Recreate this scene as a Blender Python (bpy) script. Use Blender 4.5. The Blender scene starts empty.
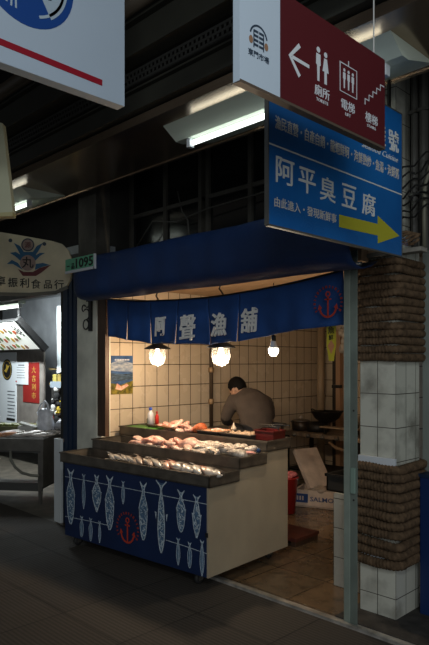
import bpy, bmesh, math, random
from mathutils import Vector, Matrix, Euler
random.seed(7)
S = bpy.context.scene
C = S.collection
PI = math.pi

# ------------------------------------------------------------------ materials
MATS = {}
def mat(name, col, rough=.6, metal=0., spec=.5, noise=0., nscale=8., bump=0., bscale=40., coat=0., emit=None, estr=0., col2=None, stretch=(1, 1, 1), contrast=(.3, .7)):
    if name in MATS: return MATS[name]
    m = bpy.data.materials.new(name); m.use_nodes = True
    nt = m.node_tree; b = nt.nodes['Principled BSDF']
    b.inputs['Base Color'].default_value = (*col, 1)
    b.inputs['Roughness'].default_value = rough
    b.inputs['Metallic'].default_value = metal
    b.inputs['Specular IOR Level'].default_value = spec
    b.inputs['Coat Weight'].default_value = coat
    if emit:
        b.inputs['Emission Color'].default_value = (*emit, 1); b.inputs['Emission Strength'].default_value = estr
    tc = nt.nodes.new('ShaderNodeTexCoord'); mp = nt.nodes.new('ShaderNodeMapping')
    mp.inputs['Scale'].default_value = stretch
    nt.links.new(tc.outputs['Object'], mp.inputs['Vector'])
    if noise or col2:
        n = nt.nodes.new('ShaderNodeTexNoise'); n.inputs['Scale'].default_value = nscale; n.inputs['Detail'].default_value = 6
        r = nt.nodes.new('ShaderNodeValToRGB')
        c2 = col2 or tuple(min(1, c * (1 + noise)) for c in col)
        c1 = col if col2 else tuple(c * (1 - noise) for c in col)
        r.color_ramp.elements[0].position = contrast[0]; r.color_ramp.elements[1].position = contrast[1]
        r.color_ramp.elements[0].color = (*c1, 1); r.color_ramp.elements[1].color = (*c2, 1)
        nt.links.new(mp.outputs['Vector'], n.inputs['Vector']); nt.links.new(n.outputs['Fac'], r.inputs['Fac'])
        nt.links.new(r.outputs['Color'], b.inputs['Base Color'])
    if bump:
        n2 = nt.nodes.new('ShaderNodeTexNoise'); n2.inputs['Scale'].default_value = bscale; n2.inputs['Detail'].default_value = 4
        bp = nt.nodes.new('ShaderNodeBump'); bp.inputs['Strength'].default_value = bump; bp.inputs['Distance'].default_value = .01
        nt.links.new(mp.outputs['Vector'], n2.inputs['Vector']); nt.links.new(n2.outputs['Fac'], bp.inputs['Height'])
        nt.links.new(bp.outputs['Normal'], b.inputs['Normal'])
    MATS[name] = m
    return m

def tile_mat(name, c1, c2, grout, w, h, ox=0., oz=0., rough=.25, mortar=.003, bump=.5, dirt=None, spec=.5, dscale=3., offset=0.):
    """tiles laid on whatever axis-aligned face carries them, in metres"""
    m = bpy.data.materials.new(name); m.use_nodes = True
    nt = m.node_tree; b = nt.nodes['Principled BSDF']; L = nt.links.new
    tc = nt.nodes.new('ShaderNodeTexCoord')
    sp = nt.nodes.new('ShaderNodeSeparateXYZ'); L(tc.outputs['Object'], sp.inputs[0])
    sn = nt.nodes.new('ShaderNodeSeparateXYZ'); L(tc.outputs['Normal'], sn.inputs[0])
    def M(op, a, bb=None, cl=False):
        n = nt.nodes.new('ShaderNodeMath'); n.operation = op; n.use_clamp = cl
        for i, v in enumerate((a, bb)):
            if v is None: continue
            if isinstance(v, (int, float)): n.inputs[i].default_value = v
            else: L(v, n.inputs[i])
        return n.outputs[0]
    ax = M('ROUND', M('ABSOLUTE', sn.outputs[0])); az = M('ROUND', M('ABSOLUTE', sn.outputs[2]))
    nx = M('SUBTRACT', 1., ax); nz = M('SUBTRACT', 1., az)
    u = M('ADD', M('MULTIPLY', sp.outputs[0], nx), M('MULTIPLY', sp.outputs[1], ax))
    v = M('ADD', M('MULTIPLY', sp.outputs[2], nz), M('MULTIPLY', sp.outputs[1], az))
    cb = nt.nodes.new('ShaderNodeCombineXYZ'); L(M('SUBTRACT', u, ox), cb.inputs[0]); L(M('SUBTRACT', v, oz), cb.inputs[1])
    br = nt.nodes.new('ShaderNodeTexBrick'); L(cb.outputs[0], br.inputs['Vector'])
    br.offset = offset; br.inputs['Scale'].default_value = 1
    br.inputs['Brick Width'].default_value = w; br.inputs['Row Height'].default_value = h
    br.inputs['Mortar Size'].default_value = mortar; br.inputs['Mortar Smooth'].default_value = .3
    br.inputs['Color1'].default_value = (*c1, 1); br.inputs['Color2'].default_value = (*c2, 1); br.inputs['Mortar'].default_value = (*grout, 1)
    col = br.outputs['Color']
    n = nt.nodes.new('ShaderNodeTexNoise'); n.inputs['Scale'].default_value = dscale; n.inputs['Detail'].default_value = 8
    L(tc.outputs['Object'], n.inputs['Vector'])
    if dirt:
        mr = nt.nodes.new('ShaderNodeMapRange'); mr.inputs[1].default_value = .45; mr.inputs[2].default_value = .75; mr.inputs[4].default_value = .8
        L(n.outputs['Fac'], mr.inputs[0])
        mx = nt.nodes.new('ShaderNodeMix'); mx.data_type = 'RGBA'
        L(mr.outputs[0], mx.inputs[0]); L(col, mx.inputs[6]); mx.inputs[7].default_value = (*dirt, 1)
        col = mx.outputs[2]
    L(col, b.inputs['Base Color'])
    b.inputs['Roughness'].default_value = rough; b.inputs['Specular IOR Level'].default_value = spec
    rr = M('ADD', M('MULTIPLY', n.outputs['Fac'], .3), rough - .12); L(rr, b.inputs['Roughness'])
    bp = nt.nodes.new('ShaderNodeBump'); bp.inputs['Strength'].default_value = bump; bp.inputs['Distance'].default_value = .003; bp.invert = True
    L(br.outputs['Fac'], bp.inputs['Height']); L(bp.outputs['Normal'], b.inputs['Normal'])
    return m

def glass_mat(name, tint=(1, 1, 1), fac=.12):
    m = bpy.data.materials.new(name); m.use_nodes = True; nt = m.node_tree
    for n in list(nt.nodes): nt.nodes.remove(n)
    o = nt.nodes.new('ShaderNodeOutputMaterial'); mx = nt.nodes.new('ShaderNodeMixShader')
    t = nt.nodes.new('ShaderNodeBsdfTransparent'); t.inputs[0].default_value = (*tint, 1)
    g = nt.nodes.new('ShaderNodeBsdfTranslucent') if name == 'lamp_glass' else nt.nodes.new('ShaderNodeBsdfGlossy')
    if name == 'lamp_glass': g.inputs[0].default_value = (*tint, 1)
    else: g.inputs['Roughness'].default_value = .08
    mx.inputs[0].default_value = fac
    nt.links.new(t.outputs[0], mx.inputs[1]); nt.links.new(g.outputs[0], mx.inputs[2]); nt.links.new(mx.outputs[0], o.inputs[0])
    return m

# ------------------------------------------------------------------ mesh helpers
def box(bm, c, s, M=None, bev=0.):
    r = bmesh.ops.create_cube(bm, size=1)
    vs = r['verts']
    for v in vs: v.co = Vector((v.co.x * s[0], v.co.y * s[1], v.co.z * s[2]))
    if bev:
        es = list({e for v in vs for e in v.link_edges})
        rb = bmesh.ops.bevel(bm, geom=es, offset=bev, segments=2, affect='EDGES', profile=.5)
        vs = list({v for f in rb['faces'] for v in f.verts} | {v for v in vs if v.is_valid})
    T = Matrix.Translation(c)
    for v in vs: v.co = T @ ((M @ v.co) if M else v.co)
    return vs
def b2(bm, x0, x1, y0, y1, z0, z1, bev=0.):
    return box(bm, ((x0 + x1) / 2, (y0 + y1) / 2, (z0 + z1) / 2), (x1 - x0, y1 - y0, z1 - z0), None, bev)
def tube(bm, pts, r, n=8, closed=False, rf=None):
    pts = [Vector(p) for p in pts]; N = len(pts); rings = []
    up = Vector((0, 0, 1)); prev = None
    for i, p in enumerate(pts):
        a = pts[(i - 1) % N] if (closed or i > 0) else p
        b = pts[(i + 1) % N] if (closed or i < N - 1) else p
        t = (b - a).normalized()
        if prev is None: s = t.cross(up) if abs(t.z) < .95 else t.cross(Vector((1, 0, 0)))
        else: s = prev - t * prev.dot(t)
        s.normalize(); prev = s; u = s.cross(t)
        ring = []
        for k in range(n):
            an = 2 * PI * k / n
            rr = (r[i] if isinstance(r, (list, tuple)) else r) * (rf(i, an) if rf else 1)
            ring.append(bm.verts.new(p + s * math.cos(an) * rr + u * math.sin(an) * rr))
        rings.append(ring)
    for i in range(N if closed else N - 1):
        A, B = rings[i], rings[(i + 1) % N]
        for k in range(n): bm.faces.new((A[k], A[(k + 1) % n], B[(k + 1) % n], B[k]))
    if not closed: bm.faces.new(rings[0][::-1]); bm.faces.new(rings[-1])
def lathe(bm, prof, n=24, M=None):
    rings = []
    for r, z in prof:
        rings.append([bm.verts.new((M or Matrix()) @ Vector((r * math.cos(2 * PI * k / n), r * math.sin(2 * PI * k / n), z))) for k in range(n)])
    for A, B in zip(rings, rings[1:]):
        for k in range(n): bm.faces.new((A[k], A[(k + 1) % n], B[(k + 1) % n], B[k]))
    for R_, rev in ((rings[0], True), (rings[-1], False)):
        if prof[0 if rev else -1][0] > 1e-4: bm.faces.new(R_[::-1] if rev else R_)
def prism(bm, poly, d, M=None):
    """2-D outline (x,y) extruded by d along z, then placed by M"""
    M = M or Matrix()
    a = [bm.verts.new(M @ Vector((x, y, 0))) for x, y in poly]
    b = [bm.verts.new(M @ Vector((x, y, d))) for x, y in poly]
    bm.faces.new(a[::-1]); bm.faces.new(b); n = len(poly)
    for i in range(n): bm.faces.new((a[i], a[(i + 1) % n], b[(i + 1) % n], b[i]))
def loft(bm, rings, cap=True):
    R_ = [[bm.verts.new(p) for p in r] for r in rings]; n = len(R_[0])
    for A, B in zip(R_, R_[1:]):
        for k in range(n): bm.faces.new((A[k], A[(k + 1) % n], B[(k + 1) % n], B[k]))
    if cap: bm.faces.new(R_[0][::-1]); bm.faces.new(R_[-1])
def NB(): return bmesh.new()
def obj(name, bm, m, parent=None, loc=None, rz=0., smooth=False, sub=0, mats=None):
    bmesh.ops.recalc_face_normals(bm, faces=bm.faces[:])
    me = bpy.data.meshes.new(name); bm.to_mesh(me); bm.free()
    for mm in (mats or [m]): me.materials.append(mm)
    if smooth:
        for p in me.polygons: p.use_smooth = True
    o = bpy.data.objects.new(name, me); C.objects.link(o)
    if parent: o.parent = parent
    if loc: o.location = loc
    if rz: o.rotation_euler = (0, 0, rz)
    if sub:
        md = o.modifiers.new('sub', 'SUBSURF'); md.levels = sub; md.render_levels = sub
    return o
def tag(o, label, cat, group=None, kind=None):
    o['label'] = label; o['category'] = cat
    if group: o['group'] = group
    if kind: o['kind'] = kind
    return o
def thing(name, label, cat, loc=(0, 0, 0), rz=0., group=None, rot=None):
    o = bpy.data.objects.new(name, None); C.objects.link(o); o.empty_display_size = .1
    o.location = loc; o.rotation_euler = rot or (0, 0, rz)
    return tag(o, label, cat, group)
def struct(name, bm, m, parent=None, **k):
    o = obj(name, bm, m, parent, **k)
    if not parent: o['kind'] = 'structure'
    return o
def sbox(name, x0, x1, y0, y1, z0, z1, m, parent=None):
    bm = NB(); b2(bm, x0, x1, y0, y1, z0, z1); return struct(name, bm, m, parent)

FACE_X = Matrix(((0, 0, 1, 0), (1, 0, 0, 0), (0, 1, 0, 0), (0, 0, 0, 1)))      # reads along +Y, faces +X
FACE_Y = Matrix(((1, 0, 0, 0), (0, 0, -1, 0), (0, 1, 0, 0), (0, 0, 0, 1)))     # reads along +X, faces -Y
def text(body, pos, h, m, parent, face, w=None, ext=.0015, name='lettering', bold=0., shear=0., align='C', rot=0.):
    """a line of writing with the height h centred on pos; w squeezes or stretches it to that width"""
    cu = bpy.data.curves.new('t', 'FONT'); cu.body = body; cu.size = 1; cu.extrude = ext / h; cu.offset = bold; cu.shear = shear; cu.resolution_u = 2
    o = bpy.data.objects.new('t', cu); C.objects.link(o)
    dg = bpy.context.evaluated_depsgraph_get(); me = bpy.data.meshes.new_from_object(o.evaluated_get(dg))
    bpy.data.objects.remove(o); bpy.data.curves.remove(cu)
    xs = [v.co.x for v in me.vertices]; ys = [v.co.y for v in me.vertices]
    cx, cy = (min(xs) + max(xs)) / 2, (min(ys) + max(ys)) / 2; sy = h / (max(ys) - min(ys)); sx = w / (max(xs) - min(xs)) if w else sy
    T = Matrix.Translation(pos) @ face @ Matrix.Rotation(rot, 4, 'Z') @ Matrix.Diagonal((sx, sy, h, 1)) @ Matrix.Translation((-cx, -cy, 0))
    me.transform(T); me.name = name; me.materials.clear(); me.materials.append(m)
    q = bpy.data.objects.new(name, me); C.objects.link(q); q.parent = parent
    return q
def plate(bm, pts, M, d=.002): prism(bm, pts, d, M)
def arc(cx, cy, r, a0, a1, n=24): return [(cx + r * math.cos(a0 + (a1 - a0) * i / n), cy + r * math.sin(a0 + (a1 - a0) * i / n)) for i in range(n + 1)]
def stroke(bm, pts, w, M, d=.002):
    """a flat painted line of width w through 2-D points"""
    pts = [Vector((p[0], p[1])) for p in pts]; L_, R_ = [], []
    for i, p in enumerate(pts):
        t = (pts[min(i + 1, len(pts) - 1)] - pts[max(i - 1, 0)]).normalized(); n = Vector((-t.y, t.x)); ww = w[i] if isinstance(w, (list, tuple)) else w
        L_.append(p + n * ww / 2); R_.append(p - n * ww / 2)
    for i in range(len(pts) - 1):
        prism(bm, [tuple(L_[i]), tuple(R_[i]), tuple(R_[i + 1]), tuple(L_[i + 1])], d, M)

# ------------------------------------------------------------------ palette
M_noren = mat('noren_blue_cotton', (.014, .070, .26), .85, noise=.18, nscale=5, bump=.3, bscale=300)
M_canvas = mat('awning_blue_canvas', (.004, .026, .105), .62, noise=.15, nscale=3, bump=.3, bscale=30)
M_white = mat('white_paint', (.62, .66, .70), .5, noise=.05, nscale=3)
M_signwhite = mat('sign_white_sheet', (.52, .62, .72), .45, noise=.03, nscale=2)
M_red = mat('sign_maroon_sheet', (.090, .011, .015), .45, noise=.06, nscale=2)
M_rim = mat('sign_edge_metal', (.30, .28, .24), .5, metal=.3)
M_steel = mat('dull_steel', (.20, .19, .17), .38, metal=.75, noise=.3, nscale=5, bump=.1, bscale=60)
M_tray = mat('worn_steel_tray', (.15, .13, .105), .42, metal=.55, noise=.35, nscale=9, bump=.15, bscale=30)
M_side = mat('cream_laminate', (.40, .335, .235), .5, noise=.08, nscale=4)
M_panel = mat('navy_panel', (.006, .020, .075), .5, noise=.15, nscale=4)
M_draw = mat('pale_blue_paint', (.50, .58, .63), .7, noise=.35, nscale=60)
M_draw2 = mat('slate_blue_paint', (.085, .16, .26), .7, noise=.4, nscale=50)
M_anchor = mat('vermilion_paint', (.50, .045, .02), .6)
M_ink = mat('black_paint', (.008, .008, .008), .6)
M_char = mat('cream_brush_paint', (.93, .92, .88), .8)
M_wood = mat('dark_brown_wood', (.065, .034, .018), .6, noise=.35, nscale=6, stretch=(6, 6, .6))
M_ply = mat('plywood', (.34, .225, .13), .65, noise=.2, nscale=5, stretch=(1, 5, 5))
M_teal = mat('grey_green_paint', (.235, .275, .235), .45, noise=.18, nscale=6)
M_pillar = mat('aged_cream_plaster', (.68, .68, .58), .75, noise=.2, nscale=4, bump=.3, bscale=20)
M_bluepost = mat('deep_blue_paint', (.004, .018, .050), .5, noise=.2, nscale=5)
M_dark = mat('blackened_wall', (.014, .013, .012), .8, noise=.4, nscale=4)
M_olive = mat('olive_beam_paint', (.022, .022, .016), .6, noise=.3, nscale=3)
M_soffit = mat('stainless_sheet', (.44, .33, .235), .20, metal=.85, noise=.22, nscale=1.4, bump=.06, bscale=3)
M_reflector = mat('fixture_white_enamel', (.62, .70, .60), .4)
M_black = mat('black_metal', (.012, .012, .012), .45, metal=.3)
M_rubber = mat('black_rubber', (.015, .015, .015), .7)
M_hook = mat('iron', (.03, .028, .025), .5, metal=.6)
M_rope = mat('brown_rope', (.11, .071, .041), .9, noise=.45, nscale=30, bump=.5, bscale=120, spec=.2)
M_gold = mat('gold_paint', (.45, .26, .05), .5)
M_yellow = mat('yellow_paint', (.62, .50, .03), .5)
M_signyellow = mat('arrow_yellow', (.46, .44, .03), .5)
M_signtext = mat('silver_lettering', (.72, .74, .72), .45)
M_signtext2 = mat('bronze_lettering', (.62, .59, .53), .5)
M_tube = mat('lit_fluorescent_tube', (.8, .85, .8), .4, emit=(.93, 1., .93), estr=2.6)
M_ceil = mat('dark_ceiling', (.014, .013, .011), .8, noise=.3, nscale=2)
M_skin = mat('skin', (.42, .24, .16), .55)
M_shirt = mat('brown_grey_jersey', (.060, .046, .037), .9, noise=.15, nscale=12, bump=.25, bscale=150)
M_trouser = mat('dark_trousers', (.02, .022, .028), .85)
M_hair = mat('black_hair', (.004, .0035, .0035), .7, spec=.12, bump=.4, bscale=160)

T_wall = tile_mat('beige_wall_tiles', (.60, .50, .37), (.56, .465, .34), (.06, .045, .03), .156, .2166, 3.573 - 1.56, 1.347 - 2.166, rough=.24, mortar=.0045)
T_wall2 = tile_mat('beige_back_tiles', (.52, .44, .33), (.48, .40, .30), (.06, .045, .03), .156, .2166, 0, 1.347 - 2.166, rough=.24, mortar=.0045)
T_col = tile_mat('white_column_tiles', (.60, .60, .52), (.56, .56, .48), (.06, .055, .045), .126, .21, 0, .135, rough=.2, mortar=.0028, dirt=(.16, .15, .12), dscale=6)
T_block = tile_mat('white_block_tiles', (.45, .46, .42), (.43, .44, .40), (.05, .05, .045), .21, .208, 0, 0, rough=.25)
T_aisle = tile_mat('grey_aisle_pavers', (.058, .051, .044), (.070, .062, .052), (.026, .024, .022), .60, .60, .15, .27, rough=.7, mortar=.006, bump=.9, spec=.22, dirt=(.072, .063, .053), dscale=2)
T_stall = tile_mat('wet_brown_granite', (.14, .092, .052), (.19, .125, .07), (.04, .03, .02), .45, .45, .1, .12, rough=.22, mortar=.006, bump=.4, dirt=(.05, .035, .02), dscale=9, spec=.7)
# fine ribbing on the aisle pavers
nt = T_aisle.node_tree
w = nt.nodes.new('ShaderNodeTexChecker'); w.inputs['Scale'].default_value = 55
tcn = [n for n in nt.nodes if n.type == 'TEX_COORD'][0]; bp0 = [n for n in nt.nodes if n.type == 'BUMP'][0]
bp1 = nt.nodes.new('ShaderNodeBump'); bp1.inputs['Strength'].default_value = .9; bp1.inputs['Distance'].default_value = .002
nt.links.new(tcn.outputs['Object'], w.inputs['Vector']); nt.links.new(w.outputs['Fac'], bp1.inputs['Height']); nt.links.new(bp0.outputs['Normal'], bp1.inputs['Normal'])
nt.links.new(bp1.outputs['Normal'], nt.nodes['Principled BSDF'].inputs['Normal'])

wv = nt.nodes.new('ShaderNodeTexWave'); wv.inputs['Scale'].default_value = 11; wv.bands_direction = 'Y'; wv.inputs['Distortion'].default_value = .6; wv.inputs['Detail Scale'].default_value = 3
nt.links.new(tcn.outputs['Object'], wv.inputs['Vector'])
bs = nt.nodes['Principled BSDF']; old = bs.inputs['Base Color'].links[0].from_socket
mr_a = nt.nodes.new('ShaderNodeMapRange'); mr_a.inputs[3].default_value = .72; mr_a.inputs[4].default_value = 1.15; nt.links.new(wv.outputs['Fac'], mr_a.inputs[0])
vm = nt.nodes.new('ShaderNodeVectorMath'); vm.operation = 'SCALE'; nt.links.new(old, vm.inputs[0]); nt.links.new(mr_a.outputs[0], vm.inputs['Scale']); nt.links.new(vm.outputs[0], bs.inputs['Base Color'])

# ------------------------------------------------------------------ setting
bm = NB(); b2(bm, -11, 3, -3, 3.17, -.1, 0); struct('floor', bm, T_aisle)
bm = NB(); b2(bm, -5.44, 1.5, 3.17, 7.0, -.1, -.004); struct('floor_stall', bm, T_stall)
M_conc = mat('stained_wet_concrete', (.07, .062, .05), .45, noise=.5, nscale=7, bump=.3, bscale=15, col2=(.16, .14, .11))
bm = NB(); b2(bm, -11, -5.44, 3.17, 6.8, -.1, -.002); struct('floor_neighbour', bm, M_conc)
M_sill = mat('galvanised_sill', (.50, .48, .44), .35, metal=.6, noise=.4, nscale=12)
bm = NB(); b2(bm, -3.9, -.3, 3.165, 3.195, -.01, .018); b2(bm, -3.9, -.3, 3.205, 3.225, -.01, .010); b2(bm, -3.9, -.3, 3.16, 3.24, -.012, .003)
struct('trim_1', bm, M_sill)
sbox('wall_left', -5.05, -4.92, 3.40, 6.99, -.004, 2.32, T_wall)
sbox('wall_back', -4.92, -2.0, 6.87, 6.99, -.004, 2.32, T_wall2)
sbox('wall_right', -2.12, -2.02, 3.76, 6.87, -.004, 2.32, T_wall2)
sbox('ceiling_stall', -5.05, -1.9, 3.42, 6.99, 2.32, 2.38, M_ply)
sbox('ceiling', -12, 3, -3, 7.2, 4.1, 4.2, M_ceil)
sbox('wall_upper', -12, 3, 3.62, 3.75, 2.40, 4.1, M_dark)
sbox('wall_far_left', -11.2, -11.0, 2.2, 7, -.1, 4.1, M_dark)
sbox('wall_shop_back', -11, -5.05, 5.3, 5.4, -.1, 2.75, mat('shop_wall_grey', (.34, .36, .38), .6, noise=.2, nscale=3))
sbox('ceiling_shop', -11, -5.06, 3.3, 5.3, 2.66, 2.74, mat('shop_ceiling_grey', (.22, .24, .25), .5, noise=.2, nscale=2))
# plaster pillar between the two shops, blue post, jamb
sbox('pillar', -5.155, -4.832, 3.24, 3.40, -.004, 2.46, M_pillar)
sbox('pillar_upper', -5.14, -4.84, 3.245, 3.40, 2.46, 3.6, mat('shaded_concrete', (.05, .046, .038), .8, noise=.4, nscale=5, bump=.4, bscale=20))  # soffit shade above the awning is put into this darker concrete colour
sbox('trim_2', -4.83, -4.705, 3.255, 3.30, .905, 2.40, M_wood)
bm = NB(); b2(bm, -5.39, -5.158, 3.23, 3.34, -.002, 2.42); b2(bm, -5.32, -5.30, 3.222, 3.235, 0, 2.40); b2(bm, -5.24, -5.22, 3.222, 3.235, 0, 2.4)
struct('post_blue', bm, M_bluepost)
sbox('post_dark', -5.455, -5.392, 3.24, 3.34, -.002, 2.42, M_olive)
# beam over the opening
bm = NB(); b2(bm, -4.86, -2.06, 3.32, 3.40, 2.22, 2.40); struct('beam', bm, mat('stained_beam', (.30, .20, .12), .7, noise=.35, nscale=5, stretch=(1, 5, 5)))
# column with tiles
bm = NB(); b2(bm, 0, .252, 0, .30, -.004, 3.6); o = struct('column', bm, T_col, loc=(-2.147, 3.444, 0))
M_base = mat('grimy_concrete', (.035, .032, .028), .8, noise=.5, nscale=12, bump=.6, bscale=30)
bm = NB(); b2(bm, -2.2, -.6, 3.24, 3.80, -.02, .012, .004); struct('trim_3', bm, M_base)
# upper windows behind the awning
M_frame = mat('dark_window_frame', (.045, .042, .034), .6, noise=.3)
for i, (x0, x1) in enumerate(((-4.75, -3.75), (-3.7, -2.75), (-2.7, -1.95))):
    bm = NB()
    for x in (x0, (x0 + x1) / 2, x1 - .04): b2(bm, x, x + .04, 3.56, 3.62, 2.62, 3.5)
    for z in (2.62, 2.95, 3.46): b2(bm, x0, x1, 3.565, 3.615, z, z + .035)
    wn = struct('window_%d' % (i + 1), bm, M_frame)
    bm = NB(); b2(bm, x0 + .01, x1 - .01, 3.585, 3.595, 2.63, 3.49); obj('pane', bm, mat('black_glass', (.006, .007, .007), .15), wn)
# outer side of the column: neighbour's shutter
sbox('wall_neighbour', -1.88, .2, 3.76, 3.84, -.02, 3.4, mat('pale_grey_board', (.19, .215, .195), .6, noise=.1, nscale=3))

# ------------------------------------------------------------------ teal post
t = thing('door_post', 'grey-green painted steel post at the right side of the stall opening', 'post', (-2.110, 3.20, 0))
bm = NB(); b2(bm, 0, .042, 0, .035, 0, 2.27, .003); obj('post_front', bm, M_teal, t)
bm = NB(); b2(bm, .042, .088, .010, .018, 0, 2.27, .002); obj('post_flange', bm, mat('grey_green_paint_dull', (.15, .18, .155), .5, noise=.2, nscale=5), t)
bm = NB(); b2(bm, .048, .080, -.005, .035, .80, .955, .004); obj('latch_box', bm, mat('pale_green_latch', (.21, .30, .25), .5), t)
for z in (1.3, .76):
    bm = NB(); lathe(bm, [(.006, 0), (.006, .004), (.003, .006)], 8, Matrix.Translation((.065, .012, z)) @ Matrix.Rotation(PI / 2, 4, 'X')); obj('bolt', bm, M_hook, t)

# ------------------------------------------------------------------ ropes on the column
def rope(name, label, z0, z1, turns, sag=0., gap=None):
    bm = NB(); x0, x1, y0, y1 = -2.147, -1.895, 3.444, 3.744; r = abs(z1 - z0) / turns / 2 * .99; rc = .02
    for k in range(turns):
        zc = z0 - (k + .5) * (z0 - z1) / turns; rr = r * random.uniform(.93, 1.06); off = r * .85 + random.uniform(0, .006)
        P = []
        def corner(cx, cy, a0):
            for i in range(5):
                a = a0 + PI / 2 * i / 4; P.append((cx + (off + rc) * math.cos(a), cy + (off + rc) * math.sin(a)))
        def line(a, b, n):
            for i in range(1, n): P.append((a[0] + (b[0] - a[0]) * i / n, a[1] + (b[1] - a[1]) * i / n))
        corner(x0 + rc, y0 + rc, PI); line(P[-1], (x1 - rc, y0 - off), 15)
        corner(x1 - rc, y0 + rc, -PI / 2); line(P[-1], (x1 + off, y1 - rc), 15)
        corner(x1 - rc, y1 - rc, 0); line(P[-1], (x0 + rc, y1 + off), 10)
        corner(x0 + rc, y1 - rc, PI / 2); line(P[-1], (x0 - off, y0 + rc), 10)
        # resample densely for the strands
        D = []; n = len(P)
        for i in range(n):
            a, b = Vector(P[i]), Vector(P[(i + 1) % n]); m_ = max(1, int((b - a).length / .0042))
            for j in range(m_): D.append(a.lerp(b, j / m_))
        ph = random.uniform(0, 6); ph2 = random.uniform(0, 6); N = len(D); pts = []
        s = 0; ss = []
        for i, p in enumerate(D):
            s += (D[i] - D[i - 1]).length if i else 0; ss.append(s)
            bul = math.exp(-((p.x - (x1 - .02)) ** 2 + (p.y - y0) ** 2) / .004)
            dz = .006 * math.sin(ph + 7 * p.x + 5 * p.y) + .004 * math.sin(ph2 + 31 * p.x) + .007 * bul * math.sin(k * 2.1)
            dz -= sag * (p.x - x0) / (x1 - x0) * (1 if k > turns - 4 else .25) * (1 if p.y < y0 + .05 else .6)
            if gap is not None and k == gap: dz -= .018 * max(0, math.sin(PI * (p.x - x0) / .2)) if p.y < y0 else 0
            d_ = (p - Vector(((x0 + x1) / 2, (y0 + y1) / 2))).normalized() * (.010 * bul * (1 + math.sin(k * 1.7)))
            pts.append((p.x + d_.x, p.y + d_.y, zc + dz * .45))
        tube(bm, pts, rr, 10, True, rf=lambda i, an: 1 + .10 * math.sin(an + ss[i] / .0115 * PI) + .04 * math.sin(5 * an + ss[i] * 900))
    o = obj(name, bm, M_rope, smooth=True)
    return tag(o, label, 'rope')
rope('rope_coil', 'thick brown rope wound round the upper part of the tiled column', 2.235, 1.60, 13)
rope('rope_coil', 'thick brown rope wound round the lower part of the tiled column', .965, .33, 11, sag=.02, gap=10)
bm = NB(); b2(bm, -2.15, -1.89, 3.425, 3.441, .93, 1.0); tag(obj('pale_board', bm, M_white), 'pale strip of board tucked behind the top of the lower rope coil', 'board')
bm = NB(); b2(bm, -2.12, -1.93, 3.425, 3.441, .36, .42); tag(obj('pale_board', bm, M_white), 'pale strip showing in the gap of the lower rope coil', 'board')
bm = NB(); b2(bm, -2.13, -1.70, 3.38, 3.46, 2.245, 2.27); tag(obj('plank', bm, mat('weathered_plank', (.22, .21, .18), .7, noise=.3)), 'weathered pale plank lying over the upper rope coil', 'plank')

# blue cabinet right of the column
t = thing('blue_cabinet', 'deep blue cabinet panel at the right edge behind the tiled column', 'cabinet', (-1.838, 3.64, .012))
bm = NB(); b2(bm, 0, .9, 0, .11, 0, .86, .004); obj('body', bm, mat('cabinet_blue', (.004, .022, .10), .45), t)
bm = NB(); b2(bm, -.01, .91, -.01, .115, .86, .88); obj('top_edge', bm, M_bluepost, t)

# ------------------------------------------------------------------ conduits and cables at the upper right
for x, r, lab in ((-1.80, .022, 'dark vertical conduit just right of the blue sign'), (-1.74, .028, 'thick dark vertical conduit beside the pale hose'), (-1.655, .018, 'thin dark vertical conduit nearest the right edge')):
    bm = NB(); tube(bm, [(x, 3.50, 2.27), (x, 3.50, 4.1)], r, 10); 
    for z in (2.6, 3.1, 3.6): b2(bm, x - r - .01, x + r + .01, 3.47, 3.62, z, z + .02)
    tag(obj('conduit', bm, mat('dark_conduit', (.05, .048, .042), .5), smooth=False), lab, 'pipe')
bm = NB(); tube(bm, [(-1.70, 3.42, 2.27), (-1.70, 3.42, 2.45), (-1.695, 3.42, 2.62), (-1.66, 3.42, 2.74), (-1.60, 3.41, 2.82), (-1.53, 3.41, 2.86)], .013, 8)
tag(obj('hose', bm, mat('pale_hose', (.13, .125, .09), .6), smooth=True), 'pale hose curving up beside the conduits at the right edge', 'hose')
bm = NB()
for k in range(7):
    z = 2.43 + k * .05; tube(bm, [(-1.86 + .3 * i / 8, 3.40 + .01 * math.sin(i * k), z + .11 * i / 8 + .02 * math.sin(i * 1.7 + k)) for i in range(9)], .006, 6)
tag(obj('cable_bundle', bm, M_black, smooth=True), 'tangled black cables crossing the conduits behind the blue sign', 'cables', kind='stuff')
bm = NB()
for k in range(5):
    tube(bm, [(-2.1 + .4 * i / 10, 3.36 + .01 * math.sin(i + k), 2.30 + .012 * k + .015 * math.sin(i * 1.3 + k)) for i in range(11)], .009, 6)
tag(obj('rope_ends', bm, M_rope, smooth=True), 'loose rope ends lying on top of the plank above the column', 'rope', kind='stuff')
for pts, lab in (([(-4.6, 3.5, 2.62), (-4.3, 3.48, 2.85), (-4.0, 3.5, 2.80), (-3.6, 3.48, 2.84), (-3.1, 3.5, 2.86), (-2.2, 3.5, 2.9)], 'thin black cable sagging along the dark windows above the awning'),
                 ([(-3.95, 3.47, 3.05), (-3.88, 3.46, 2.86), (-3.82, 3.47, 2.78), (-3.80, 3.47, 2.60)], 'short cable hanging in front of the dark window above the awning')):
    bm = NB(); tube(bm, pts, .006, 6); tag(obj('cable', bm, mat('grey_cable', (.06, .058, .05), .6), smooth=True), lab, 'cable')

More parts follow.
